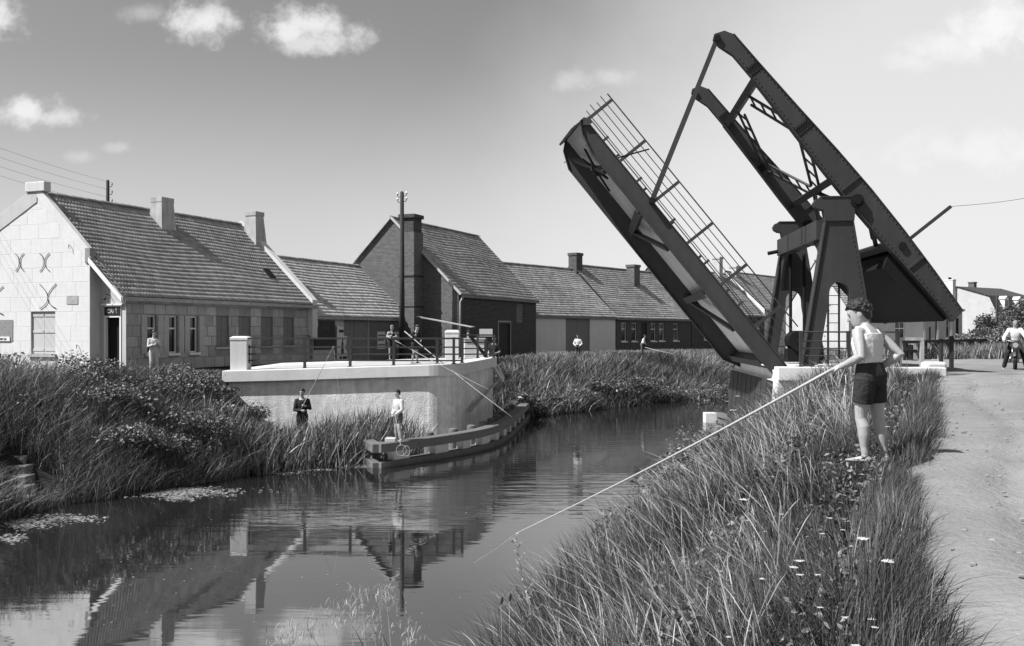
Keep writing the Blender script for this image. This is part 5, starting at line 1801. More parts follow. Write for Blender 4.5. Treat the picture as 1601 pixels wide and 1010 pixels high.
# --- boy on the fender with the landing net ---------------------------------
c = at(622, 690, 29.45)
person('person', (c.x, c.y, .672), math.radians(-135), 1.50, 'boy in pale shirt and shorts standing on the timber fender with a net',
    pose=dict(elbL=(.02, .15, .63), wriL=(.13, .06, .53), elbR=(.0, -.14, .62), wriR=(.10, -.05, .52), curlL=1, curlR=1, kneeL=(.04, .08, .28), ankL=(.0, .10, .045), kneeR=(.01, -.06, .28), ankR=(-.03, -.09, .045)), shirt=CLL, trousers=CLG, shoes=SANDAL, legs='short', sleeve='long', headyaw=-.15, headpitch=.15)
nt_ = empty('landing_net', (0, 0, 0), 0, 'landing net with two hoops leaning against the timber fender', 'net')
a = at(617, 648, 29.0); b = at(626, 696, 28.72)
MB().tube([a, lerp(a, b, .5), b], [.014, .014, .012], 6).build('pole', CANE, nt_)
for cx_, cy_, rx_2, ry_2 in ((627, 704, 8, 8.5), (635, 705, 5.5, 8)):
    hp = MB(); pts = []
    for k in range(15):
        an = 2 * PI * k / 14
        pts.append(at(cx_ + rx_2 * math.cos(an), cy_ + ry_2 * math.sin(an), 28.3))
    hp.tube(pts, .006, 5, cap=False); hp = hp.build('hoop', CANE, nt_)
    mm = MB()
    for k in range(-3, 4):
        u_ = k / 3.6; w_ = math.sqrt(max(0, 1 - u_ * u_))
        mm.tube([at(cx_ + rx_2 * u_, cy_ - ry_2 * w_, 28.3), at(cx_ + rx_2 * u_, cy_ + ry_2 * w_, 28.32)], .0035, 4)
        mm.tube([at(cx_ - rx_2 * w_, cy_ + ry_2 * u_, 28.3), at(cx_ + rx_2 * w_, cy_ + ry_2 * u_, 28.32)], .0035, 4)
    mm.build('mesh', ROPE, hp)
# --- people on the far bank ---------------------------------------------------
c = at(772, 527, 47.5)
person('person', (c.x, c.y, gh(c.x, c.y)), math.radians(-95), 3.70 - gh(c.x, c.y), 'woman in a dark dress with pale collar standing outside the brick house', shirt=CLD, trousers=CLD, skirt=True, shoes=LEATH, vox=.018,
    pose=dict(wriL=(.12, .08, .60), elbL=(-.0, .14, .62)))
c = at(903, 524, 56)
zg = gh(c.x, c.y)
person('person', (c.x, c.y, zg), math.radians(-100), c.z + .02 - zg if c.z - zg > 1.1 else 1.6, 'man in white shirt and dark trousers standing on the far bank before the barn', shirt=CLW, trousers=CLD, shoes=LEATH, sleeve='long', vox=.018,
    pose=dict(elbL=(.0, .17, .64), wriL=(.10, .08, .54), elbR=(.0, -.17, .64), wriR=(.1, -.08, .54)), hat='cap')
c = at(1003, 530, 64)
zg = gh(c.x, c.y)
person('person', (c.x, c.y, zg), math.radians(-20), max(1.3, c.z - zg), 'man in white shirt bending forward with a rod before the cottages', shirt=CLW, trousers=CLG, shoes=LEATH, sleeve='long', vox=.018, lean=.35,
    pose=dict(bendarms=True, elbL=(.08, .14, .64), wriL=(.18, .05, .60), elbR=(.06, -.14, .64), wriR=(.18, -.04, .58)))
rod('fishing_rod', at(1008, 543, 63.5), at(1052, 553, 61), .02, .008, 'short pale rod of the bending man before the cottages')

# --- motorcyclist ---------------------------------------------------------------
mc = V((16.95, 33.4, 0)); mc.z = gh(mc.x, mc.y) + .015
myaw = math.atan2(-.90, -.44)
bike = empty('motorcycle', mc, myaw, 'black motorcycle stopped at the edge of the dirt road', 'motorcycle')
def wheel(parent, x, r=.31, w=.05, spokes=12):
    mb = MB()
    mb.tube([(x + r * math.cos(2 * PI * k / 24), 0, r + w + r * math.sin(2 * PI * k / 24)) for k in range(25)], w, 8, cap=False)
    wh = mb.build('wheel', RUBBER, parent, smooth=True)
    rm = MB(); rm.tube([(x + (r - w) * math.cos(2 * PI * k / 24), 0, r + w + (r - w) * math.sin(2 * PI * k / 24)) for k in range(25)], .018, 6, cap=False); rm.build('rim', CHROME, wh)
    hb = MB(); hb.tube([(x, -.09, r + w), (x, .09, r + w)], .06, 10)
    for k in range(spokes):
        an = 2 * PI * k / spokes
        hb.tube([(x, .04 * (-1) ** k, r + w), (x + (r - w) * math.cos(an), 0, r + w + (r - w) * math.sin(an))], .005, 4)
    hb.build('hub_and_spokes', CHROME, wh)
wheel(bike, .68); wheel(bike, -.66)
mb = MB()
for sg_ in (-1, 1):
    mb.tube([(.68, .09 * sg_, .36), (.50, .09 * sg_, .88)], .022, 8)
mb.build('fork', CHROME, bike, True)
mb = MB(); mb.tube([(.47, 0, .86), (.12, 0, .40), (-.25, 0, .30), (-.66, 0, .36)], .025, 8); mb.tube([(.45, 0, .80), (-.2, 0, .72), (-.66, 0, .38)], .022, 8); mb.build('frame', ENAMEL, bike, True)
mb = MB(); mb.loft([ring(V((x, 0, z)), V((0, 1, 0)), V((0, 0, 1)), w, h, 12) for x, z, w, h in ((.42, .80, .04, .05), (.36, .81, .10, .10), (.15, .82, .13, .11), (-.08, .80, .10, .08), (-.16, .79, .04, .04))]); mb.build('fuel_tank', ENAMEL, bike, True)
mb = MB(); mb.loft([ring(V((x, 0, z)), V((0, 1, 0)), V((0, 0, 1)), w, h, 12) for x, z, w, h in ((-.10, .78, .06, .03), (-.2, .80, .10, .04), (-.4, .80, .13, .05), (-.52, .83, .10, .05))]); mb.build('saddle', LEATH, bike, True)
mb = MB(); mb.box((-.12, -.12, .30), (.2, .12, .52)); mb.tube([(.05, 0, .5), (.12, 0, .72)], .10, 10)
for k in range(5): mb.tube([(.055 + .014 * k, 0, .52 + .04 * k), (.058 + .014 * k, 0, .535 + .04 * k)], .125, 12)
mb.build('engine', CHROME, bike)
mb = MB(); mb.tube([(.15, -.14, .5), (.2, -.16, .3), (-.7, -.18, .28), (-.95, -.18, .30)], .035, 8); mb.build('exhaust_pipe', CHROME, bike, True)
mb = MB(); mb.tube([(.3, .38, .98), (.42, .3, 1.02), (.47, 0, .96), (.42, -.3, 1.02), (.3, -.38, .98)], .014, 6); mb.build('handlebar', CHROME, bike, True)
mb = MB(); mb.ball((.62, 0, .86), (.10, .10, .10), 12, 8); hl = mb.build('headlamp', ENAMEL, bike, True)
mb = MB(); mb.tube([(.66, 0, .86), (.725, 0, .86)], .085, 14); mb.build('lens', mat('lamp_glass', .5, .1, .1, 5, 0), hl)
for x, a0_, a1_ in ((.68, 20, 150), (-.66, 10, 190)):
    mb = MB(); rings = []
    for k in range(13):
        an = math.radians(a0_ + (a1_ - a0_) * k / 12)
        c = V((x + .40 * math.cos(an), 0, .36 + .40 * math.sin(an))); o_ = V((math.cos(an), 0, math.sin(an)))
        rings.append([c + V((0, -.075, 0)), c + o_ * .03, c + V((0, .075, 0)), c - o_ * .0])
    mb.loft(rings); mb.build('mudguard', ENAMEL, bike)
mb = MB(); mb.box((.785 + .22, -.005, .68), (.785 + .23, .005, .70)); mb.box((-.06, -.28, .26), (.0, .28, .285)); mb.build('footrest', IRON, bike)
person('person', mc + Matrix.Rotation(myaw, 3, 'Z') @ V((-.30, 0, .0)), myaw, 1.72, 'motorcyclist in a white shirt sitting astride the black motorcycle',
    pose=dict(pelvis=(0, 0, -.0), hipL=(0, .055, .505), hipR=(0, -.055, .505), kneeL=(.20, .14, .34), kneeR=(.22, -.13, .34), ankL=(.09, .20, .045), ankR=(.14, -.20, .045), elbL=(.16, .20, .63), elbR=(.16, -.20, .63), wriL=(.34, .19, .595), wriR=(.34, -.19, .595), curlL=1.1, curlR=1.1, hnrmL=(0, 0, -1), hnrmR=(0, 0, -1)),
    shirt=CLW, trousers=CLD, shoes=LEATH, sleeve='long', lean=.12, headyaw=.35, vox=.013)

# bicycle leaning on the gable, its front wheel at the picture edge
s, z = gy(-6, 570)
bc = empty('bicycle', P0C + Matrix.Rotation(frame_for(P0C, U1), 3, 'Z') @ V((-.18, YB - s, .0)), frame_for(P0C, U1) + PI * 1.5, 'bicycle leaning against the whitewashed café gable', 'bicycle')
bc.rotation_euler.x = math.radians(-8)
def bwheel(x):
    r, w = .33, .018
    mb = MB(); mb.tube([(x + r * math.cos(2 * PI * k / 28), 0, r + w + r * math.sin(2 * PI * k / 28)) for k in range(29)], w, 8, cap=False); wh = mb.build('wheel', RUBBER, bc, True)
    sp = MB()
    for k in range(18): sp.tube([(x, 0, r + w), (x + r * math.cos(2 * PI * k / 18), 0, r + w + r * math.sin(2 * PI * k / 18))], .003, 4)
    sp.build('spokes', CHROME, wh)
    fd = MB(); fd.tube([(x + (r + .05) * math.cos(a), 0, r + w + (r + .05) * math.sin(a)) for a in np.linspace(.2, 2.9, 10)], .02, 5); fd.build('mudguard', IRON, bc)
bwheel(0); bwheel(-1.05)
mb = MB()
for a, b in (((-1.05, 0, .35), (-.62, 0, .32)), ((-.62, 0, .32), (-.78, 0, .82)), ((-.62, 0, .32), (-.14, 0, .78)), ((-.76, 0, .76), (-.16, 0, .84)), ((-1.05, 0, .35), (-.76, 0, .76)), ((0, 0, .35), (-.17, 0, .98))):
    mb.tube([a, b], .016, 6)
mb.build('frame', IRON, bc)
mb = MB(); mb.tube([(-.32, .27, .98), (-.2, .22, 1.02), (-.17, 0, 1.0), (-.2, -.22, 1.02), (-.32, -.27, .98)], .012, 6); mb.build('handlebar', CHROME, bc)
mb = MB(); mb.loft([ring(V((x, 0, z)), V((0, 1, 0)), V((0, 0, 1)), w, h, 10) for x, z, w, h in ((-.62, .88, .02, .02), (-.72, .89, .05, .03), (-.86, .90, .10, .04), (-.92, .90, .07, .03))]); mb.build('saddle', LEATH, bc)
# ------------------------------------------------------------------ vegetation
def blades(name, P, L, W, lean, tone, m, parent=None, prof=(1, .85, .55, 0.0), tt=(0, .38, .72, 1.0), kind='stuff', droop=.25):
    N = len(P)
    th = rng.uniform(0, PI, N)
    S = np.stack([np.cos(th), np.sin(th), np.zeros(N)], -1)
    vs = np.zeros((N, 7, 3), np.float32)
    k = 0
    b = np.hypot(lean[:, 0], lean[:, 1])
    for i, t in enumerate(tt):
        c = P.copy()
        c[:, 2] += L * (t - droop * np.minimum(b, 1.2) * t * t)
        c[:, 0] += L * lean[:, 0] * t ** 1.7
        c[:, 1] += L * lean[:, 1] * t ** 1.7
        if i < 3:
            w = (W * prof[i] / 2)[:, None]
            vs[:, k] = c - S * w; vs[:, k + 1] = c + S * w
            k += 2
        else:
            vs[:, k] = c
    base = (np.arange(N) * 7)[:, None]
    q = np.concatenate([base + np.array([0, 1, 3, 2]), base + np.array([2, 3, 5, 4])])
    t3 = base + np.array([4, 5, 6])
    o = npmesh(name, vs.reshape(-1, 3), [q, t3], m, parent, tone=np.repeat(tone, 7))
    if kind: o['kind'] = kind
    return o

def leafs(name, C, size, tone, m, parent=None, updir=.4, aspect=.5, kind=None):
    """folded leaf quads with scattered orientation"""
    N = len(C)
    n_ = rng.normal(size=(N, 3)); n_[:, 2] = np.abs(n_[:, 2]) + updir
    n_ /= np.linalg.norm(n_, axis=1)[:, None]
    a = rng.normal(size=(N, 3)); a -= n_ * (a * n_).sum(1)[:, None]
    a /= np.linalg.norm(a, axis=1)[:, None]
    b = np.cross(n_, a)
    s = np.asarray(size)[:, None] if np.ndim(size) else np.full((N, 1), size)
    V0, V1, V2, V3 = C - a * s * .5, C + b * s * aspect * .5 + n_ * s * .08, C + a * s * .5, C - b * s * aspect * .5 + n_ * s * .08
    vs = np.stack([V0, V1, V2, V3], 1).reshape(-1, 3)
    base = (np.arange(N) * 4)[:, None]
    o = npmesh(name, vs, [base + np.array([0, 1, 2]), base + np.array([0, 2, 3])], m, parent, tone=np.repeat(tone, 4))
    if kind: o['kind'] = kind
    return o

def patchy(x, y, s, ph=0.0):
    return .5 + .5 * np.sin(x * s + 2.1 * np.sin(y * s * .8 + ph) + ph) * np.cos(y * s * 1.1 - 1.3 * np.sin(x * s * .7) + ph * 2)

def sample(n, x0, x1, y0, y1, ok, near=7.0, power=1.6):
    out = []
    tot = 0
    while tot < n:
        m_ = 200000
        x, y = rng.uniform(x0, x1, m_), rng.uniform(y0, y1, m_)
        keep = ok(x, y) & (rng.random(m_) < np.minimum(1, (near / np.maximum(y, .1)) ** power)) & (np.abs(x / y) < .60)
        out.append(np.stack([x[keep], y[keep]], -1)); tot += keep.sum()
        if keep.sum() == 0: break
    return np.concatenate(out)[:n]

def trodden(x, y):      # 0..1: the strip where the boy stands is short turf
    return np.exp(-(((x - 3.45) / .55) ** 2 + ((y - 9.3) / 1.3) ** 2))

# --- right bank, in front
okR = lambda x, y: (dR(x, y) > -.15) & (x < xE(y) + .10) & ~((y > 29.6) & (x > 7.5))
# tufts: blades fan out of common roots
CEN = sample(15500, -6, 13, 2.8, 30.5, lambda x, y: okR(x, y) & ((y < 14) | (dR(x, y) > 2.6) | (rng.random(len(x)) < .4)))
NB = 12
nC = len(CEN)
off = rng.normal(0, 1, (nC, NB, 2)) * (.035 + .03 * rng.random((nC, 1, 1))) * (1 + np.clip(CEN[:, 1] - 8, 0, 20) * .06)[:, None, None]
cl = np.stack([.26 * np.sin(1.9 * CEN[:, 0] + 1.4 * np.sin(1.3 * CEN[:, 1])) - .08, .22 * np.cos(1.5 * CEN[:, 1] + CEN[:, 0])], -1) + rng.normal(0, .16, (nC, 2))
x = (CEN[:, None, 0] + off[..., 0]).ravel(); y = (CEN[:, None, 1] + off[..., 1]).ravel()
tl = (off * 5.5 / (1 + np.clip(CEN[:, 1] - 8, 0, 20) * .06)[:, None, None] + cl[:, None, :]).reshape(-1, 2)
ctone = np.repeat(rng.uniform(.6, 1.35, nC), NB); csz = np.repeat(rng.uniform(.6, 1.3, nC), NB)
e = xE(y) - x
hgt = .16 + .42 * np.clip((e - .5) / 1.8, 0, 1) + .16 * np.clip(1 - np.abs(e - .1) / .35, 0, 1)
hgt *= (.65 + .7 * patchy(x, y, 1.3, .4)) * (1 - .5 * trodden(x, y))
L = hgt * csz * rng.uniform(.6, 1.3, len(x))
# a few blades creep out over the road
lean = tl + rng.normal(0, .16, tl.shape)
edge = e < .35
lean[edge, 0] = np.abs(lean[edge, 0]) * .8
P = np.stack([x, y, hground(x, y) - .02], -1)
pt = patchy(x, y, .9, 2.0)
tone = rng.uniform(.35, 1.4, len(x)) * (.55 + .9 * pt) * ctone
dry = rng.random(len(x)) < (.10 + .25 * pt * (e > .6))
tone[dry] *= 2.6
tone *= .62
W = rng.uniform(.0045, .009, len(x)) * (1 + np.clip(y - 9, 0, 20) * .05)
blades('bank_grass', P, L, W, lean, tone, GRASS)
# low leafy weeds between the blades
XY = sample(75000, -6, 12, 3.0, 29, lambda x, y: okR(x, y) & (xE(y) - x > .25) & (patchy(x, y, 1.7, 3.1) > .36) & ((xE(y) - x > 1.3) | (rng.random(len(x)) < .25)))
x, y = XY[:, 0], XY[:, 1]; n = len(x)
zz = hground(x, y) + rng.random(n) ** 1.3 * np.where(xE(y) - x > 1.2, .50, .16) + .01
leafs('ground_weeds', np.stack([x, y, zz], -1), rng.uniform(.022, .075, n), rng.uniform(.25, 1.7, n), LEAF, None, aspect=.45, kind='stuff')
# straw stalks with seed heads
XY = sample(8000, -6, 12, 3.2, 29, lambda x, y: okR(x, y) & (xE(y) - x > .75) & (trodden(x, y) < .25))
x, y = XY[:, 0], XY[:, 1]
n = len(x)
P = np.stack([x, y, hground(x, y) - .02], -1)
lean = np.stack([rng.normal(-.30, .3, n), rng.normal(-.02, .25, n)], -1)
blades('seed_grass', P, rng.uniform(.5, .95, n) * np.where(xE(y) - x < 1.4, .75, 1), rng.uniform(.006, .010, n) * (1 + np.clip(y - 8, 0, 20) * .06), lean, rng.uniform(.6, 1.5, n), STRAW, prof=(.35, .35, 1.0, 0), tt=(0, .45, .86, 1.0))
# reed leaves along the right waterline
XY = sample(2600, -5, 9, 8, 30, lambda x, y: (dR(x, y) > -.35) & (dR(x, y) < .75) & (patchy(x, y, .8, 1.0) > .35), near=14, power=.8)
x, y = XY[:, 0], XY[:, 1]; n = len(x)
P = np.stack([x, y, np.maximum(hground(x, y), -.3) - .03], -1)
lean = np.stack([rng.normal(-.12, .28, n), rng.normal(0, .25, n)], -1)
blades('reed_leaves', P, rng.uniform(.5, 1.15, n), rng.uniform(.012, .022, n), lean, rng.uniform(.35, 1.3, n), REED)

# --- left bank
okLb = lambda x, y: (dL(x, y) > -.1) & (dL(x, y) < 9) & ~((y > 33.4) & (x > -10.6)) & ~((x < -10.6) & (x > -11.8) & (y < 23.2) & (y > 21.6))
XY = sample(70000, -26, -2, 15, 36, okLb, near=40, power=0)
x, y = XY[:, 0], XY[:, 1]; n = len(x)
d_ = dL(x, y)
pt = patchy(x, y, .55, .7)
hgt = (.35 + .7 * pt) * np.where(d_ > 5.6, .22, np.where(d_ > 4.2, .42, 1.0))
L = hgt * rng.uniform(.5, 1.3, n) * np.where((x > -8.5) & (y > 28), .5, 1)
lean = np.stack([rng.normal(.2, .45, n), rng.normal(-.1, .4, n)], -1)
tone = rng.uniform(.5, 1.3, n) * (.6 + .8 * pt)
dry = rng.random(n) < .45 * pt ** 1.5
tone[dry] *= 2.6
P = np.stack([x, y, hground(x, y) - .03], -1)
blades('bank_grass', P, L, rng.uniform(.012, .024, n), lean, tone, GRASS)
# bulrush leaves below the platform
XY = sample(3600, -8.6, -2.2, 27.2, 33.4, lambda x, y: (dL(x, y) > -.45) & (dL(x, y) < 2.6) & (np.hypot(x + 3.4, y - 29.3) > .75), near=40, power=0)
x, y = XY[:, 0], XY[:, 1]; n = len(x)
P = np.stack([x, y, np.maximum(hground(x, y), -.25) - .03], -1)
lean = np.stack([rng.normal(.10, .26, n), rng.normal(-.05, .22, n)], -1)
blades('bulrush_leaves', P, rng.uniform(.6, 1.45, n) * np.where(dL(x, y) > 1.4, .55, 1), rng.uniform(.025, .05, n), lean, rng.uniform(.4, 2.3, n), REED)
# --- far bank beyond the bridge
okF = lambda x, y: (dL(x, y) > -.1) & (dL(x, y) < 11) & (y > 42.2) & ~((x < 1.5) & (dL(x, y) > 6))
XY = sample(70000, -6, 34, 42, 82, okF, near=60, power=0)
x, y = XY[:, 0], XY[:, 1]; n = len(x)
pt = patchy(x, y, .42, 1.9)
L = (.45 + .65 * pt) * rng.uniform(.45, 1.25, n) * np.interp(dL(x, y), [0, 2.0, 4.0, 5.5], [1, .9, .5, .3])
cq = patchy(x, y, 2.6, .2)
lean = np.stack([rng.normal(.12, .42, n) + .9 * (cq - .5), rng.normal(-.15, .4, n)], -1)
tone = rng.uniform(.35, 1.3, n) * (.45 + 1.1 * pt)
dry = rng.random(n) < .55 * pt
tone[dry] *= 2.7
blades('bank_grass', np.stack([x, y, hground(x, y) - .03], -1), L, rng.uniform(.02, .04, n), lean, tone, GRASS)
# --- grass beyond the road on the right
okG = lambda x, y: ((y > 46.5) | ((y < 46.5) & (x > roadright(y)))) & (dR(x, y) > 3)
XY = sample(26000, 14, 90, 40, 110, okG, near=60, power=1)
x, y = XY[:, 0], XY[:, 1]; n = len(x)
tone = rng.uniform(.6, 1.6, n); tone[rng.random(n) < .4] *= 2
blades('meadow_grass', np.stack([x, y, hground(x, y) - .03], -1), rng.uniform(.3, .95, n), rng.uniform(.03, .06, n), np.stack([rng.normal(0, .3, n), rng.normal(0, .3, n)], -1), tone, GRASS)

# --- shrubs: stems and leafy foliage
def shrub(name, c, r, h, nleaf, size, label, group=None, tone=(.4, 1.5), m=LEAF, stems=5, cat='shrub', aspect=.5):
    o = empty(name, c, rng.uniform(0, 6), label, cat, group)
    lobes = [(rng.normal(0, r * .38, 2), rng.uniform(.25, .85) * h, rng.uniform(.35, .6)) for _ in range(7)]
    pts = []
    per = nleaf // 7
    for (xy, z, s) in lobes:
        q = rng.normal(size=(per, 3)); q /= np.linalg.norm(q, axis=1)[:, None]
        q *= (rng.random((per, 1)) ** .45)
        q[:, 0] = xy[0] + q[:, 0] * r * s * 1.2; q[:, 1] = xy[1] + q[:, 1] * r * s * 1.2; q[:, 2] = z + q[:, 2] * h * s * .55
        pts.append(q)
    pts = np.concatenate(pts); pts[:, 2] = np.clip(pts[:, 2], .02, None)
    leafs('foliage', pts, size * rng.uniform(.35, 1.25, len(pts)) * rng.choice([1, 1, 1.7], len(pts)), rng.uniform(tone[0], tone[1], len(pts)), m, o, aspect=aspect)
    mb = MB()
    for k in range(stems):
        l0 = lobes[k % 7]
        mb.tube([(rng.normal(0, .04), rng.normal(0, .04), -.1), (l0[0][0] * .5, l0[0][1] * .5, l0[1] * .55), (l0[0][0], l0[0][1], l0[1])], [.02, .014, .006], 5)
    mb.build('stem', BARK, o)
    return o
def ground_hit(px, py, over=0.0, d0=3.0, d1=60):
    for d in np.arange(d0, d1, .05):
        p = at(px, py, d)
        if p.z <= gh(p.x, p.y) + over: return p
    return p
BUSH = [(398, 32.6, .6, 1.5), (425, 32.2, .5, 1.2), (410, 31.2, .6, 1.3), (150, 31.5, .8, .7), (205, 30.5, 1.0, 1.1), (262, 31.5, 1.0, 1.0), (318, 31.5, 1.0, 1.15), (250, 28.2, 1.2, 1.3), (320, 28.5, 1.0, 1.3), (170, 28.5, 1.0, 1.2), (95, 26.8, 1.0, 1.0), (205, 26.6, 1.0, 1.1), (290, 26.5, 1.0, 1.1), (380, 30.4, .9, 1.2), (15, 27.5, 1.0, 1.1), (130, 25.2, .8, .9), (345, 32.2, .7, .9), (235, 25.3, .9, .9)]
for k in range(22):
    d = rng.uniform(23.5, 32); px = rng.uniform(-20, 390)
    x = (px - CX) / FPX * d
    if dL(x, d) > .3: BUSH.append((px, d, rng.uniform(.6, 1.0), rng.uniform(.5, .95) * (.6 if dL(x, d) > 3.6 else 1)))
for (px, d, r, h) in BUSH:
    h = h * (.5 if d > 30 else .8 if d > 28 else 1)
    x = (px - CX) / FPX * d
    shrub('leafy_shrub', (x, d, gh(x, d) - .05), r, h, 1700, .075, 'leafy dark shrub in the overgrown bank below the café', 'shrubs on the café bank', tone=(.35, 1.7))
for (px, d, r, h) in ((1000, 55, 1.2, .9), (930, 52, 1.2, .9), (1060, 57, 1.3, 1.0), (1120, 60, 1.4, 1.1), (860, 47.5, 1.0, .9), (1160, 62, 1.4, 1.1), (835, 46.3, .9, .8), (890, 49, .9, .8), (960, 52.6, 1.0, .8), (1030, 55.5, 1.0, .9), (1090, 58, 1.2, .9), (810, 45.6, .8, .8), (915, 50, .8, .9), (980, 53.5, 1.1, .9)):
    x = (px - CX) / FPX * d
    shrub('leafy_shrub', (x, d, gh(x, d) - .05), r, h, 900, .12, 'leafy shrub among tall grass on the bank beyond the bridge', 'shrubs on the far bank', tone=(.35, 1.5))
LPX = []
for k in range(30):
    yy = 13.5 + 14.5 * (k + .5) / 30; xx = float(xR(yy)) + rng.uniform(.5, 3.0)
    h = rng.uniform(.75, 1.1) if xx - xR(yy) < 1.6 else rng.uniform(.4, .6)
    LPX.append((xx, yy, h))
    shrub('leafy_plant', (xx, yy, gh(xx, yy) - .05), .75, h, 1200, .065, 'bushy dark leafed plant on the bank beside the white abutment', 'leafy plants beside the abutment', tone=(.3, 1.7), cat='plant')
for (px, py, h) in ((830, 1000, .5), (870, 985, .45), (905, 1000, .4), (790, 1008, .5)):
    p = ground_hit(px, py, h * .4)
    shrub('low_weed', (p.x, p.y, gh(p.x, p.y) - .03), .3, h, 700, .05, 'low bright leafed weed at the foot of the tall mugwort', 'weeds round the mugwort', tone=(.9, 3.2), cat='plant')

# --- white umbels
def umbel(p, h, r, label, group):
    """p: ground point; h: stem height; r: head radius"""
    o = empty('wild_carrot', p, rng.uniform(0, 6), label, 'flower', group)
    tip = V((rng.normal(-.06, .05), rng.normal(0, .05), h))
    MB().tube([(0, 0, -.02), (tip.x * .4, tip.y * .4, h * .55), (tip.x, tip.y, h)], [.004, .0035, .003], 5).build('stem', MATS['bark'], o)
    mb = MB()
    mb.ball(tip, (r * .7, r * .7, r * .05), 8, 3)
    for k in range(22):
        a, q = rng.uniform(0, 2 * PI), math.sqrt(rng.random())
        c = tip + V((math.cos(a) * q * r, math.sin(a) * q * r, r * .03 * (1 - q * q) + r * rng.normal(0, .02)))
        mb.ball(c, (r * .2, r * .2, r * .08), 6, 3)
    mb.build('flower_head', PETAL, o)
    return o
for (px, py, r) in ((985, 920, .055), (1356, 842, .05), (1363, 872, .05), (1432, 860, .045), (1225, 882, .04), (1272, 888, .04), (1137, 757, .07), (1182, 780, .065), (855, 985, .06), (864, 1003, .05), (1262, 834, .025), (1277, 908, .025), (1316, 950, .022), (1430, 946, .022), (1407, 942, .02), (1396, 668, .03),
                     (1120, 890, .035), (1110, 800, .035), (960, 830, .05), (948, 880, .03), (1028, 862, .05), (1040, 850, .03), (1485, 840, .02), (1333, 862, .018), (1200, 905, .03), (1080, 935, .025)):
    h = .50 if xE(8) else .5
    p = ground_hit(px, py, .40, 5.0)
    hh_ = p.z - gh(p.x, p.y)
    if xE(p.y) - p.x < .15: continue
    umbel((p.x, p.y, gh(p.x, p.y)), max(.15, hh_), r * .75, 'white umbel flower of wild carrot among the long bank grass', 'white umbels on the near bank')
for k in range(38):
    xx, yy, h = LPX[int(rng.integers(3, 30))]
    xx = max(xx + rng.normal(0, .45), float(xR(yy)) + .7); yy += rng.normal(0, .3)
    umbel((xx, yy, gh(xx, yy)), h * rng.uniform(.95, 1.2), rng.uniform(.035, .075), 'flat white umbel on the leafy plants beside the abutment', 'white umbels beside the abutment')

for k in range(48):
    px, py = rng.uniform(1010, 1480), rng.uniform(770, 1000)
    p = ground_hit(px, py, rng.uniform(.2, .42), 4.5)
    if xE(p.y) - p.x < .2: continue
    umbel((p.x, p.y, gh(p.x, p.y)), max(.12, p.z - gh(p.x, p.y)), rng.uniform(.010, .022), 'tiny white flower scattered low in the near bank grass', 'tiny white flowers on the near bank')
# --- reeds with plumes in front
for (px, py, d, n_) in ((437, 985, 9.6, 55), (455, 962, 9.7, 70), (478, 955, 9.9, 60), (500, 942, 10.2, 25), (521, 935, 10.0, 55), (545, 930, 10.0, 60), (562, 907, 10.3, 60), (590, 908, 10.4, 35), (602, 908, 10.2, 70), (582, 952, 9.8, 55), (637, 962, 9.6, 60), (425, 1002, 9.4, 40)):
    tip = at(px, py, d)
    zb = max(0, gh(tip.x + .1, d)) - .05
    o = empty('reed', (tip.x + .08, d, zb), 0, 'feathery plumed reed standing at the water edge of the near bank', 'reed', 'plumed reeds in front')
    h = tip.z - zb
    MB().tube([(0, 0, 0), (-.02, 0, h * .5), (-.08, 0, h - .04)], [.006, .005, .002], 5).build('stem', CANE if n_ % 2 else WOODL, o)
    c = np.zeros((n_, 3)); t = rng.random(n_) ** .8
    c[:, 2] = h - .02 - t * .26; sp_ = .015 + .075 * np.sin(PI * np.clip(t * .9 + .05, 0, 1))
    c[:, 0] = -.08 + .14 * (1 - (c[:, 2] - h + .3) / .3) * 0 + rng.normal(0, 1, n_) * sp_; c[:, 1] = rng.normal(0, 1, n_) * sp_
    blades('plume', np.array(c) - np.array([0, 0, .05]), rng.uniform(.05, .10, n_), rng.uniform(.005, .010, n_), np.stack([rng.normal(.1, .45, n_), rng.normal(0, .4, n_)], -1), rng.uniform(.6, 1.4, n_), PLUME, o, prof=(.5, 1, .8, 0), kind='stuff')
    if n_ % 5 == 0:
        blades('leaf', np.array([[-.01, 0, h * .2], [-.02, 0, h * .4]]), np.array([.55, .45]), np.array([.016, .014]), np.array([[.35, .1], [-.4, 0]]), np.array([1.0, 1.4]), REED, o, kind=None)
# --- teasels and mugwort
for px, py, d in ((783, 938, 9.6), (796, 933, 9.5)):
    tip = at(px, py, d); zb = gh(tip.x, d)
    o = empty('teasel', (tip.x, d, zb), 0, 'dark egg shaped teasel head on a bare stem at the water edge', 'teasel', 'teasels')
    h = tip.z - zb
    MB().tube([(.02, 0, 0), (0, 0, h - .05)], [.007, .005], 6).build('stem', WOODL, o)
    MB().ball((0, 0, h), (.022, .022, .042), 10, 8).build('seed_head', CLG, o)
    blades('bract', np.array([[0, 0, h - .045]] * 5), np.full(5, .14), np.full(5, .006), np.array([[.7, 0], [-.8, .1], [.3, .6], [-.3, -.6], [-.5, .4]]), np.full(5, 1.0), PLUME, o, kind=None)
tip = at(806, 838, 9.2); zb = gh(tip.x + .15, 9.2)
o = empty('mugwort', (tip.x + .17, 9.2, zb), 0, 'tall branching mugwort stalk standing alone against the water', 'plant')
h = tip.z - zb
MB().tube([(0, 0, 0), (-.06, 0, h * .5), (-.17, 0, h)], [.009, .006, .002], 6).build('stem', WOOD, o)
bl = []
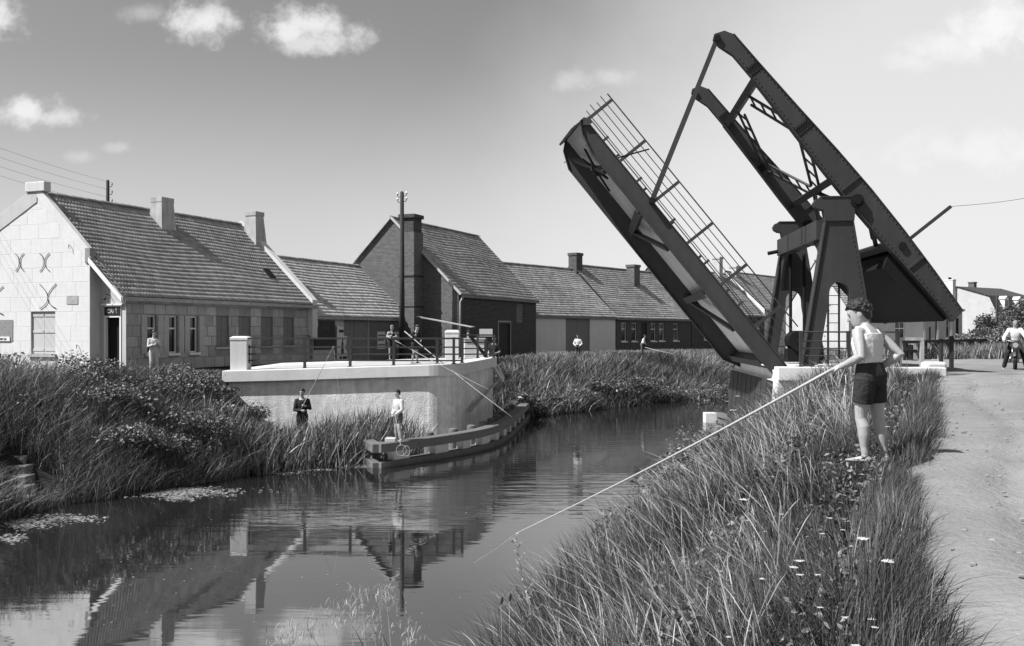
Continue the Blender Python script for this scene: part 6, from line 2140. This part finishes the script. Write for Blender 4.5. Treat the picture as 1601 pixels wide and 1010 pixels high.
for k in range(26):
    z = h * rng.uniform(.42, 1.0); x0 = -.17 * (z / h) ** 1.3; s_ = rng.choice([-1, 1]); ln = rng.uniform(.06, .26) * (1.35 - z / h)
    mbk = MB(); e_ = V((x0 + s_ * ln * .6, rng.normal(0, .05), z + ln * .8)); mbk.tube([(x0, 0, z), e_], [.003, .0015], 4); mbk.build('twig', WOODL, o)
    for _ in range(7):
        t = rng.random(); bl.append((x0 + (e_.x - x0) * t, e_.y * t, z + (e_.z - z) * t))
bl = np.array(bl)
leafs('foliage', bl, rng.uniform(.02, .05, len(bl)), rng.uniform(.7, 1.5, len(bl)), PLUME, o, aspect=.45)

# --- trees
def tree(px, py_top, d, r, label, nleaf=5200, group=None):
    x = (px - CX) / FPX * d
    zt = CAMZ + (HY - py_top) / FPX * d
    zb = gh(x, d)
    h = zt - zb
    o = empty('tree', (x, d, zb), rng.uniform(0, 6), label, 'tree', group)
    mb = MB()
    mb.tube([(0, 0, -.1), (.05, 0, h * .25), (0, .05, h * .5), (.05, 0, h * .8)], [.22, .17, .12, .03], 8)
    lobes = []
    for k in range(11):
        a = rng.uniform(0, 2 * PI); q = rng.uniform(.2, .75) * r; z = h * rng.uniform(.42, .88)
        lobes.append((math.cos(a) * q, math.sin(a) * q, z, rng.uniform(.3, .5) * r))
        mb.tube([(0, 0, z * .6), (math.cos(a) * q * .5, math.sin(a) * q * .5, z * .82), (math.cos(a) * q, math.sin(a) * q, z)], [.07, .05, .02], 5)
    mb.build('trunk', BARK, o, True)
    pts = []
    per = nleaf // 11
    for (cx_, cy_, cz_, s) in lobes:
        q = rng.normal(size=(per, 3)); q /= np.linalg.norm(q, axis=1)[:, None]; q *= (.55 + .5 * rng.random((per, 1)))
        pts.append(q * s * np.array([1, 1, .85]) + np.array([cx_, cy_, min(cz_, h - s * .8)]))
    pts = np.concatenate(pts)
    leafs('crown', pts, rng.uniform(.14, .3, len(pts)), rng.uniform(.4, 1.3, len(pts)), LEAF, o, aspect=.6)
for px, py, d, r, lb in ((1527, 488, 92, 2.3, 'round dark tree in front of the mansard villa'), (1572, 500, 90, 2.2, 'dark bushy tree behind the motorcyclist'), (1602, 468, 100, 3.2, 'tall dark tree at the right of the villa'),
                         (1548, 508, 84, 1.7, 'small dark tree beside the telegraph post of the villa'), (1640, 480, 95, 3.4, 'broad dark tree beyond the motorcyclist and the road')):
    tree(px, py, d, r, lb)
for (px, d, r, h) in ((1505, 62, 1.4, 1.5), (1530, 60, 1.6, 1.7), (1556, 57, 1.3, 1.4), (1462, 60, 1.0, 1.1), (1485, 66, 1.2, 1.2), (1592, 58, 1.5, 1.6), (1430, 64, 1.0, 1.0)):
    x = (px - CX) / FPX * d
    shrub('roadside_bush', (x, d, gh(x, d) - .05), r, h, 1300, .12, 'roadside bush beyond the road between picket fence and trees', 'bushes beyond the road', tone=(.5, 2.2), cat='bush')
pv = at(1558, 461, 100)
pole(pv.x, pv.y, 2.5, pv.z, [], 'thin post before the villa wall', r=.1)

# --- weed on the water
c = []
for (px0, px1, py0, py1, n_) in ((200, 350, 764, 776, 1500), (60, 150, 806, 816, 300), (400, 500, 731, 736, 500), (0, 70, 812, 826, 500), (525, 585, 726, 731, 250), (380, 470, 738, 742, 150), (260, 300, 778, 783, 120), (0, 40, 838, 850, 90)):
    px = rng.normal((px0 + px1) / 2, (px1 - px0) / 3.4, n_); py = rng.normal((py0 + py1) / 2, (py1 - py0) / 3.2, n_)
    d = FPX * CAMZ / (py - HY)
    c.append(np.stack([(px - CX) / FPX * d, d, np.full(n_, .008)], -1))
c = np.concatenate(c)
c = c[dL(c[:, 0], c[:, 1]) < .4]
leafs('water_weed', c, rng.uniform(.04, .13, len(c)), rng.uniform(.8, 1.6, len(c)) * 1.6, REED, None, updir=9, aspect=.7, kind='stuff')
# scattered floating leaves
n_ = 160
px = rng.uniform(150, 900, n_); py = rng.uniform(735, 980, n_); d = FPX * CAMZ / (py - HY)
c = np.stack([(px - CX) / FPX * d, d, np.full(n_, .007)], -1)
ok = (dL(c[:, 0], c[:, 1]) < -.3) & (dR(c[:, 0], c[:, 1]) < -.4)
leafs('floating_leaves', c[ok], rng.uniform(.015, .05, ok.sum()), rng.uniform(1, 2.4, ok.sum()), REED, None, updir=9, aspect=.7, kind='stuff')

# --- steps down to the water on the left
st = empty('bank_steps', (0, 0, 0), 0, 'worn stone steps leading down the left bank to the water', 'steps')
for k in range(6):
    p = at(8 + 10 * (6 - k), 800 - 13 * k, 21.9 + .28 * k)
    mb = MB(); q = V((-12.6 + .0 * k, 0, 0))
    x1 = -10.55 - .16 * k; z = .05 + .19 * k; y = 21.6 + .30 * k
    mb.box((x1 - 1.3, y, z - .35), (x1, y + .46, z + .02)); mb.build('step', WOOD, st, bevel=.03)
# stones on the road
n_ = 700
yy = rng.uniform(3.5, 26, n_); xx = xE(yy) + rng.random(n_) ** 1.4 * 3.5 + .1
mb = MB()
for k in range(n_):
    r = rng.uniform(.006, .022) * (1.5 if rng.random() < .08 else 1)
    mb.ball((xx[k], yy[k], gh(xx[k], yy[k]) + .055 + r * .2), (r * rng.uniform(.8, 1.4), r, r * .6), 5, 3)
tag(mb.build('road_gravel', GRAVEL), kind='stuff')

# ------------------------------------------------------------------ put every root at the foot of its thing
bpy.context.view_layer.update()
for o in list(scene.objects):
    if o.parent is not None or o.type not in ('EMPTY', 'MESH') or o.get('kind') in ('structure', 'stuff'):
        continue
    if o.location.length > 1e-6 or o.rotation_euler.z != 0:
        continue
    if o.type == 'EMPTY':
        pts = [c.matrix_local @ V(b) for c in o.children for b in c.bound_box]
    else:
        pts = [V(b) for b in o.bound_box]
    lo = V((min(p.x for p in pts), min(p.y for p in pts), min(p.z for p in pts)))
    hi = V((max(p.x for p in pts), max(p.y for p in pts), max(p.z for p in pts)))
    base = V(((lo.x + hi.x) / 2, (lo.y + hi.y) / 2, lo.z))
    if o.type == 'EMPTY':
        o.location = base
        for c in o.children:
            c.location = c.location - base
    else:
        o.data.transform(Matrix.Translation(-base))
        o.location = base
